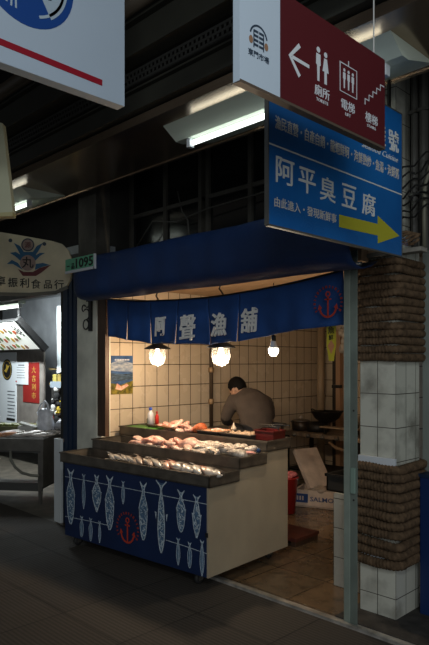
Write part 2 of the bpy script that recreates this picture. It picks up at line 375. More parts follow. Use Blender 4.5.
# ------------------------------------------------------------------ overhead: stainless soffit, beams, cable tray
bm = NB(); b2(bm, -12, -.2, 2.40, 3.00, 3.10, 3.135); b2(bm, -12, -.2, 2.995, 3.02, 3.095, 3.16); b2(bm, -12, -.2, 2.39, 2.405, 3.095, 3.15)
tag(obj('soffit_panel', bm, M_soffit), 'long stainless sheet running overhead above the blue awning', 'ceiling panel')
bm = NB(); b2(bm, -12, .5, 2.36, 2.39, 3.17, 3.28); b2(bm, -12, .5, 2.34, 2.42, 3.16, 3.175); b2(bm, -12, .5, 2.33, 2.42, 3.28, 3.292)
tag(obj('steel_beam', bm, M_olive), 'olive steel channel running directly above the stainless sheet', 'beam')
t = thing('cable_tray', 'black perforated cable tray between the two olive beams', 'cable tray', (-12, 2.31, 3.30))
bm = NB()
b2(bm, 0, 12.5, -.004, 0, 0, .015); b2(bm, 0, 12.5, -.004, 0, .035, .05); b2(bm, 0, 12.5, -.004, 0, .07, .085)
for i in range(240):
    x = 4 + i * .036
    for z in (.014, .049): b2(bm, x + (.018 if z > .03 else 0), x + .015 + (.018 if z > .03 else 0), -.004, 0, z, z + .022)
b2(bm, 0, 12.5, 0, .08, -.003, 0); obj('perforated_side', bm, mat('tray_grey', (.035, .035, .032), .5, metal=.3), t)
bm = NB(); b2(bm, -12, .5, 2.24, 2.27, 3.42, 3.60); b2(bm, -12, .5, 2.20, 2.30, 3.40, 3.415); b2(bm, -12, .5, 2.20, 2.30, 3.60, 3.615)
tag(obj('steel_beam', bm, M_olive), 'olive steel beam highest up, above the perforated cable tray', 'beam')
bm = NB(); tube(bm, [(-12, 2.16, 3.66), (.5, 2.16, 3.66)], .05, 14)
tag(obj('overhead_pipe', bm, mat('dull_brown_pipe', (.07, .055, .04), .5), smooth=True), 'brown round pipe running along the dark ceiling at the top', 'pipe')
bm = NB(); tube(bm, [(-1.9, 1.92, 3.32), (-.3, 1.92, 3.32)], .055, 16)
tag(obj('duct', bm, mat('bluish_duct', (.20, .235, .28), .35, metal=.5, noise=.3), smooth=True), 'bluish-grey round duct at the top right above the maroon sign', 'duct')
bm = NB(); box(bm, (-1.02, 2.12, 3.20), (.50, .30, .012), Matrix.Rotation(.15, 3, 'X'))
tag(obj('tan_panel', bm, mat('tan_sheet', (.20, .14, .085), .7, noise=.2)), 'tan sheet of board overhead in the top right corner', 'board')

def fixture(x0, x1, label, lamp=True):
    t = thing('fluorescent_fixture', label, 'light', (x0, 2.67, 3.10))
    L_ = x1 - x0
    bm = NB(); M = Matrix(((0, 0, 1, -.10), (1, 0, 0, 0), (0, 1, 0, 0), (0, 0, 0, 1)))
    prism(bm, [(-.14, 0), (.30, 0), (.03, -.075), (-.03, -.075)], L_ + .2, M); obj('reflector', bm, M_reflector, t)
    bm = NB(); tube(bm, [(.03, 0, -.105), (L_ - .03, 0, -.105)], .016, 14); obj('tube', bm, M_tube, t, smooth=True)
    for x in (-.01, L_ - .02):
        bm = NB(); b2(bm, x, x + .03, -.02, .02, -.13, -.073, .003); obj('socket', bm, M_white, t)
    return t
fixture(-2.92, -1.52, 'fluorescent fixture with lit tube overhead, partly behind the maroon direction sign')
fixture(-6.6, -5.02, 'fluorescent fixture with lit tube overhead at the far left')

# ------------------------------------------------------------------ awning
t = thing('awning', 'long dark blue canvas awning hanging over the fish stall opening', 'awning', (-4.72, 2.87, 2.12))
prof = [(.42, .46), (.25, .415), (.08, .375), (.02, .355), (0, .33), (-.006, .25), (-.006, .15), (.0, .08), (.03, .03), (.08, .008), (.14, 0), (.22, .02), (.30, .06)]
bm = NB(); rings = []; NX = 60
for i in range(NX + 1):
    x = 2.86 * i / NX; k = min(1, x / .20); k = math.sqrt(max(0, 1 - (1 - k) ** 2))
    zc, yc = .22, .18
    ring = []
    for y, z in prof:
        f = .55 + .45 * k if x < .2 else 1.
        wob = .005 * math.sin(x * 9 + z * 8) + .004 * math.sin(x * 23)
        ring.append((x, yc + (y - yc) * (f if y < .3 else 1) + wob, (zc + (z - zc) * (.80 + .20 * k if x < .2 else 1)) + .003 * math.sin(x * 6)))
    inner = [(x, y_ + .006 if True else 0, z_ + (.004 if z_ < .2 else -.004)) for _, y_, z_ in ring[::-1]]
    rings.append(ring + inner)
loft(bm, rings); obj('canvas', bm, M_canvas, t, smooth=True)
bm = NB(); tube(bm, [(.02, .16, .03), (2.84, .16, .03)], .012, 8); obj('roller_bar', bm, M_steel, t, smooth=True)
bm = NB(); b2(bm, .03, 2.83, .40, .45, .42, .46); obj('mount_rail', bm, M_black, t)
# number plate on the awning's left end
t = thing('number_plate', 'green and white stall number plate reading 1095 on the awning left end', 'sign', (-4.715, 2.845, 2.372))
bm = NB(); b2(bm, 0, .45, 0, .012, 0, .108, .002); obj('plate', bm, mat('plate_green', (.12, .42, .25), .5, noise=.1), t)
bm = NB(); b2(bm, 0, .45, -.004, .013, -.016, .006); b2(bm, .44, .455, -.004, .013, -.016, .108); obj('plate_border', bm, M_white, t)
text('1095', (.300, -.002, .056), .082, M_ink, t, FACE_Y, w=.26, bold=.02)
text('品', (.125, -.002, .040), .05, M_ink, t, FACE_Y, bold=.015)
text('一', (.05, -.002, .045), .008, M_ink, t, FACE_Y, w=.04)

# ------------------------------------------------------------------ noren
noren_top = [(-4.70, 2.172), (-4.21, 2.118), (-3.753, 2.097), (-3.381, 2.089), (-3.137, 2.094), (-2.827, 2.108), (-2.495, 2.13), (-2.161, 2.171)]
noren_bot = [(-4.70, 1.829), (-4.39, 1.789), (-4.074, 1.752), (-3.716, 1.741), (-3.374, 1.73), (-3.042, 1.745), (-2.52, 1.806), (-2.161, 1.832)]
def interp(T, x):
    for (a, za), (b, zb) in zip(T, T[1:]):
        if x <= b: return za + (zb - za) * (x - a) / (b - a)
    return T[-1][1]
t = thing('noren_curtain', 'dark blue split curtain with four white brush characters and an orange anchor', 'curtain', (-4.70, 3.27, 1.75))
cuts = [-4.70, -4.385, -4.075, -3.715, -3.375, -3.042, -2.161]
def cloth_panel(x0, x1, first):
    bm = NB(); n = max(8, int((x1 - x0) / .02)); m_ = 12; G = []
    for j in range(m_ + 1):
        row = []
        for i in range(n + 1):
            u = i / n; v = j / m_
            gapw = .010 * max(0, (v - .25)); x = x0 + (x1 - x0) * u; xx = x + (gapw if u < .5 else -gapw) * abs(1 - 2 * u)
            zt, zb = interp(noren_top, x), interp(noren_bot, x)
            zb += .012 * (abs(1 - 2 * u) ** 3) * (-.4)
            y = .012 * math.sin(x * 11 + 1) * v + .007 * math.sin(x * 31) * v + .016 * v * (2 * u - 1) * (1 if first % 2 else -1)
            row.append(Vector((xx + 4.70, y, zt + (zb - zt) * v - 1.75)))
        G.append(row)
    rings = [[p for p in row] + [p + Vector((0, .003, 0)) for p in row[::-1]] for row in G]
    loft(bm, rings); return bm
for k in range(6): obj('cloth_panel', cloth_panel(cuts[k], cuts[k + 1], k), M_noren, t, smooth=True)
for ch, x, z, h in (('阿', -3.903, 1.885, .155), ('聲', -3.573, 1.862, .205), ('漁', -3.23, 1.872, .175), ('舖', -2.92, 1.890, .175)):
    text(ch, (x + 4.70, -.030, z - 1.75), h, M_char, t, FACE_Y, w=h * .92, bold=.013, shear=.15, rot=.06, ext=.006)
def anchor(parent, x, y, z, s, m, circ=True):
    """anchor of height s on a plane facing -Y, inside a ring of small marks"""
    M = Matrix.Translation((x, y, z)) @ FACE_Y; bm = NB()
    stroke(bm, arc(0, s * .40, s * .09, 0, 2 * PI, 16), s * .05, M)
    stroke(bm, [(0, s * .31), (0, -s * .45)], s * .07, M)
    stroke(bm, [(-s * .15, s * .20), (s * .15, s * .20)], s * .05, M)
    stroke(bm, arc(0, -s * .10, s * .37, PI * 1.05, PI * 1.95, 18), s * .075, M)
    for sg in (-1, 1): plate(bm, [(sg * s * .46, -s * .20), (sg * s * .27, -s * .12), (sg * s * .40, s * .02)][::sg], M)
    obj('anchor_emblem', bm, m, parent)
    if circ:
        bm = NB()
        for k in range(18):
            a = -.5 + (PI + 1.0) * k / 17
            cx, cy = s * .62 * math.cos(a), s * .62 * math.sin(a) + s * .06
            stroke(bm, [(cx - .05 * s * math.cos(a), cy - .05 * s * math.sin(a)), (cx + .05 * s * math.cos(a), cy + .05 * s * math.sin(a))], s * (.05 if k % 3 else .08), M)
        obj('emblem_ring', bm, mat('dim_vermilion_paint', (.30, .03, .02), .6), parent)
anchor(t, -2.245 + 4.70, -.040, 1.955 - 1.75, .165, M_anchor)
bm = NB(); tube(bm, [(x + 4.70, .002, interp(noren_top, x) - 1.75 - .004) for x in [-4.70 + 2.539 * i / 30 for i in range(31)]], .007, 8); obj('hanging_rod', bm, M_black, t, smooth=True)

# ------------------------------------------------------------------ lamps in the stall
M_bulb = mat('lit_bulb', (.9, .85, .7), .4, emit=(1, .86, .62), estr=22)
M_bulb2 = mat('lit_led_bulb', (.9, .9, .85), .4, emit=(1, .93, .80), estr=9)
M_glass = glass_mat('lamp_glass', (1, .97, .92), .05)
def light(x, y, z, e, col, r=.03):
    l = bpy.data.lights.new('lamp_light', 'POINT'); l.energy = e; l.color = col; l.shadow_soft_size = r
    o = bpy.data.objects.new('lamp_light', l); C.objects.link(o); o.location = (x, y, z)
for x, lab in ((-4.254, 'marine pendant lamp with glass globe, the left one near the poster'), (-3.458, 'marine pendant lamp with glass globe, the right one near the wall pipe')):
    t = thing('pendant_lamp', lab, 'lamp', (x, 3.50, 1.56))
    bm = NB(); lathe(bm, [(.0, .235), (.03, .235), (.045, .215), (.05, .19), (.115, .155), (.118, .145), (.06, .148), (.0, .15)], 28); obj('shade', bm, M_black, t, smooth=True)
    bm = NB(); lathe(bm, [(.0, .004), (.035, .008), (.062, .03), (.075, .07), (.076, .11), (.068, .147)], 24); obj('glass_globe', bm, M_glass, t, smooth=True)
    bm = NB(); lathe(bm, [(0, .03), (.016, .034), (.029, .05), (.034, .072), (.028, .095), (.016, .118), (.013, .15)], 18); obj('bulb', bm, M_bulb, t, smooth=True)
    bm = NB(); lathe(bm, [(.012, .235), (.012, .26), (.006, .27), (.006, .50)], 10); tube(bm, arc3 if False else [(0, 0, .50), (.02, 0, .53), (.025, 0, .57), (0, 0, .60), (-.02, 0, .62), (0, 0, .655)], .007, 8); b2(bm, -.07, .07, -.02, .02, .655, .685)
    obj('hanger', bm, M_hook, t, smooth=False)
    bm = NB()
    for k in range(4):
        a = k * PI / 2 + .4; tube(bm, [(.080 * math.cos(a), .080 * math.sin(a), .15), (.084 * math.cos(a), .084 * math.sin(a), .08), (.06 * math.cos(a), .06 * math.sin(a), .012), (0, 0, -.004)], .0018, 5)
    obj('wire_cage', bm, M_hook, t)
    light(x, 3.50, 1.59, 33, (1, .76, .53))
t = thing('light_bulb', 'bare white bulb hanging under the right part of the blue curtain', 'light bulb', (-2.914, 3.50, 1.635))
t.scale = (.74, .74, .9)
bm = NB(); lathe(bm, [(0, 0), (.03, .004), (.048, .028), (.052, .055), (.046, .066)], 24); obj('globe', bm, M_bulb2, t, smooth=True)
bm = NB(); lathe(bm, [(.046, .066), (.036, .09), (.026, .115), (.024, .125)], 20); obj('collar', bm, mat('bulb_housing', (.6, .58, .52), .4), t, smooth=True)
bm = NB(); lathe(bm, [(.025, .125), (.025, .165), (.010, .175), (.004, .18), (.004, .60)], 14); obj('socket', bm, M_black, t, smooth=True)
light(-2.914, 3.50, 1.595, 9, (1, .84, .62))
bm = NB(); b2(bm, -4.7, -2.2, 3.47, 3.53, 2.245, 2.30); tag(obj('lamp_rail', bm, mat('rail_wood', (.36, .24, .14), .7, noise=.3, nscale=5, stretch=(1, 5, 5))), 'timber rail under the stall ceiling that the lamps hang from', 'rail')

# ------------------------------------------------------------------ fish cart
A0 = math.radians(4.5)
cart = thing('fish_cart', 'three-tier wheeled fish display cart with navy front panel and cream sides', 'display cart', (-3.075, 2.985, 0), A0)
CW = Matrix.Translation((-3.075, 2.985, 0)) @ Matrix.Rotation(A0, 4, 'Z')
bm = NB(); b2(bm, -1.665, -.004, 0, .018, .085, .72); obj('front_panel', bm, M_panel, cart)
side = [(.018, .085), (.985, .085), (.985, .89), (.665, .89), (.665, .80), (.325, .80), (.325, .715), (.018, .715)]
MX = Matrix(((0, 0, 1, 0), (1, 0, 0, 0), (0, 1, 0, 0), (0, 0, 0, 1)))
for x, nm in ((-.02, 'side_panel'), (-1.665, 'side_panel')):
    bm = NB(); prism(bm, side, .02, Matrix.Translation((x, 0, 0)) @ MX); obj(nm, bm, M_side, cart)
bm = NB(); b2(bm, -1.66, -.004, 0, .020, .70, .70001 + .004)
bm.free()
bm = NB(); b2(bm, -.012, .003, -.001, .020, .085, .715); obj('corner_strip', bm, M_side, cart)
bm = NB(); b2(bm, -1.645, -.02, .965, .985, .09, .89); obj('back_panel', bm, M_side, cart)
bm = NB(); b2(bm, -1.645, -.02, .02, .965, .09, .11); obj('bottom_board', bm, M_wood, cart)
def open_tray(x0, x1, y0, y1, z0, z1, lip=.008):
    bm = NB(); t_ = .010
    b2(bm, x0, x1, y0, y1, z0, z0 + t_)
    b2(bm, x0, x1, y0, y0 + t_, z0, z1); b2(bm, x0, x1, y1 - t_, y1, z0, z1); b2(bm, x0, x0 + t_, y0, y1, z0, z1); b2(bm, x1 - t_, x1, y0, y1, z0, z1)
    b2(bm, x0 - lip, x1 + lip, y0 - lip, y0 + t_, z1 - .012, z1); b2(bm, x0 - lip, x0 + t_, y0, y1, z1 - .012, z1); b2(bm, x1 - t_, x1 + lip, y0, y1, z1 - .012, z1)
    return bm
for (x0, y0, y1, z0, z1) in ((-1.72, -.012, .325, .717, .803), (-1.70, .325, .665, .802, .888), (-1.72, .668, 1.0, .892, .978)):
    obj('display_tray', open_tray(x0, .022, y0, y1, z0, z1), M_tray, cart)
for x, y in ((-.14, .06), (-1.56, .06), (-.10, .86), (-1.56, .86)):
    bm = NB(); b2(bm, x - .03, x + .03, y - .03, y + .03, .082, .092); b2(bm, x - .024, x - .018, y - .018, y + .018, .03, .085); b2(bm, x + .018, x + .024, y - .018, y + .018, .03, .085)
    cs = obj('caster', bm, M_steel, cart)
    bm = NB(); lathe(bm, [(.020, -.014), (.040, -.012), (.042, 0), (.040, .012), (.020, .014)], 20, Matrix.Translation((x, y, .042)) @ Matrix.Rotation(PI / 2, 4, 'Y')); obj('wheel', bm, M_rubber, cs, smooth=True)
bm = NB(); box(bm, (-.008, -.004, .385), (.02, .012, .03)); obj('latch', bm, M_ink, cart)
# painted fish hanging from lines
def fish_outline(kind):
    # x: half width, t: 0 tail .. 1 head (down)
    if kind == 'flat': return [(0, .5), (.06, .35), (.14, .22), (.2, .18), (.35, .75), (.5, 1), (.65, .95), (.8, .6), (.92, .28), (1, .06)]
    if kind == 'tuna': return [(0, 1.0), (.05, .45), (.10, .12), (.16, .10), (.3, .38), (.45, .52), (.6, .62), (.75, .60), (.88, .42), (.96, .2), (1, .05)]
    if kind == 'long': return [(0, .9), (.06, .5), (.12, .25), (.3, .6), (.5, .9), (.7, .85), (.85, .55), (1, .1)]
    return [(0, .85), (.08, .45), (.15, .22), (.25, .45), (.4, .95), (.55, 1), (.7, .9), (.85, .7), (.95, .4), (1, .12)]
FD = [(-1.579, .666, .191, .058, 'round', .06), (-1.397, .645, .349, .025, 'long', 0), (-1.224, .658, .352, .058, 'flat', .02), (-1.058, .67, .233, .055, 'round', 0), (-.893, .65, .468, .022, 'long', 0),
      (-.659, .672, .227, .048, 'round', 0), (-.463, .705, .168, .062, 'tuna', 0), (-.259, .666, .361, .045, 'round', 0), (-.105, .651, .347, .042, 'long', 0),
      (-1.425, .286, .107, .026, 'round', 0), (-1.303, .289, .097, .024, 'round', 0), (-1.185, .284, .103, .018, 'long', 0), (-.287, .313, .116, .022, 'long', 0), (-.173, .306, .12, .022, 'round', 0), (-.054, .343, .09, .024, 'long', 0)]
FP = FACE_Y
for x, zt, zb, hw, kind, lean in FD:
    O = fish_outline(kind); H_ = zt - zb; bm = NB()
    O2 = [O[0], O[1]]
    for q in range(1, len(O) - 1):
        p0, p1, p2, p3 = O[q - 1], O[q], O[q + 1], O[min(q + 2, len(O) - 1)]
        for u in (1 / 3, 2 / 3, 1): O2.append((p1[0] + (p2[0] - p1[0]) * u, max(.03, .5 * (2 * p1[1] + (p2[1] - p0[1]) * u + (2 * p0[1] - 5 * p1[1] + 4 * p2[1] - p3[1]) * u * u + (3 * p1[1] - p0[1] - 3 * p2[1] + p3[1]) * u ** 3))))
    O = O2
    pts = [(x + w_ * hw * .9, zt - t_ * H_) for t_, w_ in O]; ptl = [(x - w_ * hw * .9, zt - t_ * H_) for t_, w_ in O]
    M = Matrix.Translation((0, -.0006, 0)) @ FP
    for i in range(len(O) - 1):
        if i == 0: # forked tail
            plate(bm, [ptl[0], (x - .001, (ptl[1][1] + ptl[0][1]) / 2 - .3 * (ptl[0][1] - ptl[1][1])), ptl[1]], M); plate(bm, [pts[0], pts[1], (x + .001, (pts[1][1] + pts[0][1]) / 2 - .3 * (pts[0][1] - pts[1][1]))], M); plate(bm, [ptl[1], (x, ptl[1][1] + .01), pts[1]], M)
        else: plate(bm, [ptl[i], ptl[i + 1], pts[i + 1], pts[i]], M)
    fd = obj('painted_fish', bm, M_draw2, cart)
    bm = NB(); M = Matrix.Translation((0, -.0032, 0)) @ FP
    r_ = random.Random(int(x * -1000))
    lw = max(.0035, hw * .12)
    if kind == 'tuna' or hw > .04:
        for P in (pts, ptl): stroke(bm, P, lw * 1.2, M, .001)
        for k in range(int(H_ / .0085)):
            t_ = .14 + .82 * k / (H_ / .0085); wloc = 0
            for (ta, wa), (tb, wb) in zip(O, O[1:]):
                if ta <= t_ <= tb: wloc = wa + (wb - wa) * (t_ - ta) / (tb - ta)
            a = r_.uniform(-.95, .5) * wloc * hw; b = a + r_.uniform(.15, .6) * wloc * hw
            stroke(bm, [(x + a, zt - t_ * H_), (x + b, zt - t_ * H_ - r_.uniform(-.022, .03))], r_.uniform(.003, .008), M, .001)
    else:
        stroke(bm, pts, lw, M, .001); stroke(bm, ptl, lw, M, .001); stroke(bm, [(x, zt - .15 * H_), (x + .002, zb + .1 * H_)], lw, M, .001)
    for sg in (-1, 1):
        if hw > .03:
            f0 = zt - .45 * H_; plate(bm, [(x + sg * hw * .8, f0), (x + sg * hw * 1.10, f0 + .006), (x + sg * hw * .9, f0 - .05)][::-sg], M, .001)
    # tail always pale
    plate(bm, [ptl[0], (x, zt - .07 * H_), ptl[2]][::1], M, .0008); plate(bm, [pts[0], pts[2], (x, zt - .07 * H_)], M, .0008)
    obj('brush_marks', bm, M_draw, fd)
for a, b in (((-1.66, .592), (-.012, .60)), ((-1.66, .245), (-1.033, .269)), ((-.416, .274), (-.012, .255))):
    bm = NB(); stroke(bm, [a, ((a[0] + b[0]) / 2, (a[1] + b[1]) / 2 + .002), b], .004, Matrix.Translation((0, -.0004, 0)) @ FP, .0015); obj('painted_line', bm, M_draw, cart)
anchor(cart, -.841, -.003, .268, .20, M_anchor)

# ------------------------------------------------------------------ seafood on the cart
M_ice = mat('crushed_ice', (.50, .47, .42), .35, noise=.2, nscale=40, bump=.8, bscale=60)
def bed(x0, x1, y0, y1, z, lab):
    bm = NB(); nx, ny = 60, 14; G = []
    rr = random.Random(int(z * 1000))
    top = [[Vector((x0 + (x1 - x0) * i / nx, y0 + (y1 - y0) * j / ny, z + rr.uniform(0, .008))) for i in range(nx + 1)] for j in range(ny + 1)]
    V = [[bm.verts.new(p) for p in row] for row in top]; W = [[bm.verts.new((p.x, p.y, z - .03)) for p in row] for row in top]
    for j in range(ny):
        for i in range(nx): bm.faces.new((V[j][i], V[j][i + 1], V[j + 1][i + 1], V[j + 1][i])); bm.faces.new((W[j][i], W[j + 1][i], W[j + 1][i + 1], W[j][i + 1]))
    for i in range(nx):
        for A, B, q in ((V[0], W[0], 1), (V[ny], W[ny], 0)): bm.faces.new((A[i], B[i], B[i + 1], A[i + 1]))
    for j in range(ny):
        for c in (0, nx): bm.faces.new((V[j][c], W[j][c], W[j + 1][c], V[j + 1][c]))
    bm.transform(CW); tag(obj('crushed_ice', bm, M_ice), lab, 'ice', kind='stuff')
bed(-1.30, .008, .004, .311, .762, 'crushed ice bed in the lowest front tray of the cart')
bed(-1.34, .008, .340, .650, .848, 'crushed ice bed in the middle tray of the cart')

def fish_mat(name, back, belly, spec=.6):
    m = bpy.data.materials.new(name); m.use_nodes = True; nt = m.node_tree; b = nt.nodes['Principled BSDF']; L = nt.links.new
    tc = nt.nodes.new('ShaderNodeTexCoord'); s = nt.nodes.new('ShaderNodeSeparateXYZ'); L(tc.outputs['Object'], s.inputs[0])
    n = nt.nodes.new('ShaderNodeTexNoise'); n.inputs['Scale'].default_value = 45; L(tc.outputs['Object'], n.inputs['Vector'])
    ad = nt.nodes.new('ShaderNodeMath'); ad.operation = 'MULTIPLY_ADD'; L(n.outputs['Fac'], ad.inputs[0]); ad.inputs[1].default_value = .03; L(s.outputs[1], ad.inputs[2])
    mr = nt.nodes.new('ShaderNodeMapRange'); mr.inputs[1].default_value = -.008; mr.inputs[2].default_value = .022; L(ad.outputs[0], mr.inputs[0])
    mx = nt.nodes.new('ShaderNodeMix'); mx.data_type = 'RGBA'; L(mr.outputs[0], mx.inputs[0]); mx.inputs[6].default_value = (*belly, 1); mx.inputs[7].default_value = (*back, 1)
    L(mx.outputs[2], b.inputs['Base Color']); b.inputs['Roughness'].default_value = .28; b.inputs['Specular IOR Level'].default_value = spec; b.inputs['Metallic'].default_value = .15
    return m
F_silver = fish_mat('silver_fish_skin', (.06, .052, .047), (.74, .70, .64))
F_brown = fish_mat('brown_fish_skin', (.07, .04, .028), (.60, .50, .42))
F_pink = fish_mat('pink_fish_skin', (.42, .14, .09), (.78, .55, .45))
F_dark = fish_mat('dark_fish_skin', (.03, .03, .035), (.30, .28, .26))
M_eye = mat('fish_eye', (.01, .01, .01), .1)
def fish_mesh(L_, h, m, pair=None):
    """one whole fish lying on its side, head at +x, with tail and fins"""
    root = thing('fish', '', 'fish')
    bm = NB(); prof = [(-.40, .16), (-.32, .20), (-.2, .48), (-.05, .85), (.1, 1), (.22, .98), (.34, .78), (.43, .50), (.49, .2), (.5, .06)]; rings = []
    for x, k in prof:
        rings.append([(x * L_, math.cos(a) * h / 2 * k, math.sin(a) * h * .28 * k) for a in [2 * PI * i / 12 for i in range(12)]])
    loft(bm, rings); body = obj('body', bm, m, root, smooth=True)
    bm = NB(); M = Matrix.Translation((0, 0, -.001))
    prism(bm, [(-.38 * L_, -.06 * h), (-.38 * L_, .06 * h), (-.5 * L_, .42 * h), (-.455 * L_, 0), (-.5 * L_, -.42 * h)], .003, M); obj('tail_fin', bm, m, root)
    bm = NB(); prism(bm, [(-.2 * L_, .22 * h), (.15 * L_, .46 * h), (.05 * L_, .68 * h), (-.1 * L_, .50 * h)], .003, M); prism(bm, [(-.2 * L_, -.2 * h), (-.1 * L_, -.5 * h), (.0 * L_, -.42 * h)], .003, M); obj('fin', bm, m, root)
    bm = NB(); bmesh.ops.create_uvsphere(bm, u_segments=8, v_segments=6, radius=.0055, matrix=Matrix.Translation((.41 * L_, .10 * h, h * .15))); obj('eye', bm, M_eye, root, smooth=True)
    return root
def copy_tree(src):
    c = src.copy(); C.objects.link(c)
    for ch in src.children:
        d = ch.copy(); C.objects.link(d); d.parent = c
    return c
protos = {}
def put(proto_key, make, p, rot, sc, label, group, name=None):
    """cart-local placement of a copy"""
    if proto_key not in protos: protos[proto_key] = make(); o = protos[proto_key]
    else: o = copy_tree(protos[proto_key]) if protos[proto_key].type == 'EMPTY' else protos[proto_key].copy()
    if o.name not in C.objects: C.objects.link(o)
    o.location = CW @ Vector(p); o.rotation_euler = (rot[0], rot[1], rot[2] + A0); o.scale = (sc,) * 3
    o['label'] = label; o['group'] = group
    return o
ORD = ['first', 'second', 'third', 'fourth', 'fifth', 'sixth', 'seventh', 'eighth', 'ninth', 'tenth', 'eleventh', 'twelfth', 'thirteenth', 'fourteenth', 'fifteenth', 'sixteenth', 'seventeenth', 'eighteenth', 'nineteenth', 'twentieth']
rr = random.Random(3)
kinds = [('s', F_silver, .30, .065), ('b', F_brown, .29, .070), ('p', F_pink, .27, .085), ('d', F_silver, .26, .10)]
nf = 19
for i in range(nf):
    x = -1.20 + i * (1.15 / (nf - 1))
    key, mm, L_, h = kinds[0] if i < 4 else kinds[1] if i in (4, 5, 7, 9) else kinds[2] if i in (10, 11, 16) else kinds[0] if i < 9 else kinds[3]
    desc = {'s': 'slender silver fish', 'b': 'brown-backed fish', 'p': 'pinkish fish', 'd': 'plump silver fish'}[key]
    put(key, lambda mm=mm, L_=L_, h=h: fish_mesh(L_, h, mm), (x, .15 + rr.uniform(-.015, .02), .800 + rr.uniform(-.004, .006)), (rr.uniform(-.35, .05), .06 + rr.uniform(-.05, .05), -PI / 2 + .95 + rr.uniform(-.2, .25)), rr.uniform(1.0, 1.12),
        '%s lying across the lowest front tray, %s from the left' % (desc, ORD[i]), 'whole fish on the front tray')
# middle tray : pink fillets on the left
M_fillet = mat('pink_flesh', (.48, .13, .09), .3, noise=.3, nscale=22, col2=(.82, .58, .48), bump=.4, bscale=50, stretch=(1, 3, 1))
M_fillet2 = mat('pale_flesh', (.60, .28, .21), .3, noise=.3, nscale=20, col2=(.84, .68, .58), bump=.4, bscale=50)
M_orange = mat('orange_roe', (.55, .13, .04), .35, noise=.3, nscale=70, bump=.8, bscale=120)
M_squid = mat('striped_squid_skin', (.12, .085, .06), .3, col2=(.72, .66, .58), nscale=22, stretch=(2.5, 1, 1), bump=.4, bscale=40)
def slab(name, L_, W, T, m, seed, cat, bend=.2):
    r_ = random.Random(seed); bm = NB(); rings = []; n = 12
    for j in range(11):
        t_ = j / 10; w_ = W / 2 * math.sin(PI * (.06 + .88 * t_)) ** .6; th = T / 2 * math.sin(PI * (.08 + .84 * t_)) ** .5
        x = (t_ - .5) * L_; yo = bend * W * math.sin(t_ * 3 + seed); zo = .15 * T * math.sin(t_ * 5 + seed)
        rings.append([(x, yo + math.cos(a) * w_ * (1 + r_.uniform(-.08, .08)), zo + math.sin(a) * th * (1 + r_.uniform(-.12, .12))) for a in [2 * PI * k / n for k in range(n)]])
    loft(bm, rings); return tag(obj(name, bm, m, smooth=True, sub=1), '', cat)
i = 0
for lay, (n_, z0) in enumerate(((11, .880), (8, .912))):
    for k in range(n_):
        x = -1.27 + lay * .06 + k * (.52 / (n_ - 1)) * (1 if lay == 0 else .85); y = .44 + .085 * (k % 2) + lay * .01
        sd = (k + lay) % 3
        put('fil%d' % sd, lambda sd=sd: slab('fish_fillet', .16, .078, .040, (M_fillet, M_fillet2, M_fillet)[sd], sd, 'fish fillet'), (x, y, z0 + rr.uniform(-.003, .004)), (rr.uniform(-.3, .3), rr.uniform(-.25, .25), rr.uniform(-1.4, .4)), rr.uniform(.9, 1.15),
            'pink fillet in the %s row of the middle tray heap, %s from the left' % ('bottom' if lay == 0 else 'upper', ORD[k]), 'pink fillets heaped in the middle tray')
for k in range(5):
    put('dk', lambda: fish_mesh(.15, .038, F_dark), (-1.17 + k * .062, .385 + .005 * k, .885 - .004), (0, 0, rr.uniform(-.3, .2)), .95, 'small dark fish at the front of the pink fillets, %s from the left' % ORD[k], 'small dark fish before the fillets')
put('steak', lambda: slab('fish_steak', .19, .13, .075, M_fillet, 5, 'fish piece', .05), (-.66, .51, .915), (.3, 0, .2), 1, 'large rounded pink fish piece in the middle of the middle tray', 'large fish pieces')
put('roe', lambda: slab('roe_sac', .16, .07, .045, mat('red_roe', (.42, .10, .05), .35, noise=.3, nscale=60), 2, 'fish roe'), (-.53, .55, .918), (0, 0, .1), 1, 'reddish roe sac lying right of the large pink piece', 'roe')
put('pale', lambda: slab('fish_fillet', .17, .07, .04, M_fillet2, 7, 'fish fillet'), (-.60, .42, .895), (0, 0, -.5), 1, 'pale pink fillet below the reddish roe sac at the front', 'loose fillets')
def squid_mesh(sd):
    root = thing('cuttlefish', '', 'cuttlefish')
    o = slab('mantle', .13, .09, .06, M_squid, sd, 'x', .1); del o['category']; del o['label']; o.parent = root
    bm = NB()
    for k in range(6):
        a = (k - 2.5) * .22; tube(bm, [(.05, .01 * (k - 2.5), .0), (.08, .014 * (k - 2.5), .006 * math.sin(k)), (.10, .02 * (k - 2.5), -.004)], [.007, .005, .002], 6)
    obj('tentacles', bm, mat('pale_squid', (.66, .56, .48), .35), root, smooth=True)
    return root
for k in range(14):
    x = -.47 + (k % 7) * .070; y = .42 + (k // 7) * .11; sd = k % 2
    put('sq%d' % sd, lambda sd=sd: squid_mesh(sd), (x, y, .900 + .018 * (k // 7) + rr.uniform(0, .012)), (rr.uniform(-.5, .5), rr.uniform(-.6, .3), rr.uniform(-2.2, -.6)), rr.uniform(.9, 1.1), 'striped silvery cuttlefish in the %s row of the middle tray, %s from the left' % ('front' if k < 7 else 'rear', ORD[k % 7]), 'cuttlefish in the middle tray')
bm = NB(); tube(bm, [(0, 0, 0), (.03, .01, .012), (.06, 0, .004)], .018, 8)
o = tag(obj('blue_bag', bm, mat('blue_plastic', (.02, .06, .16), .3), smooth=True), 'crumpled small blue plastic bag behind the cuttlefish at the right', 'plastic bag'); o.location = CW @ Vector((-.05, .58, .905))
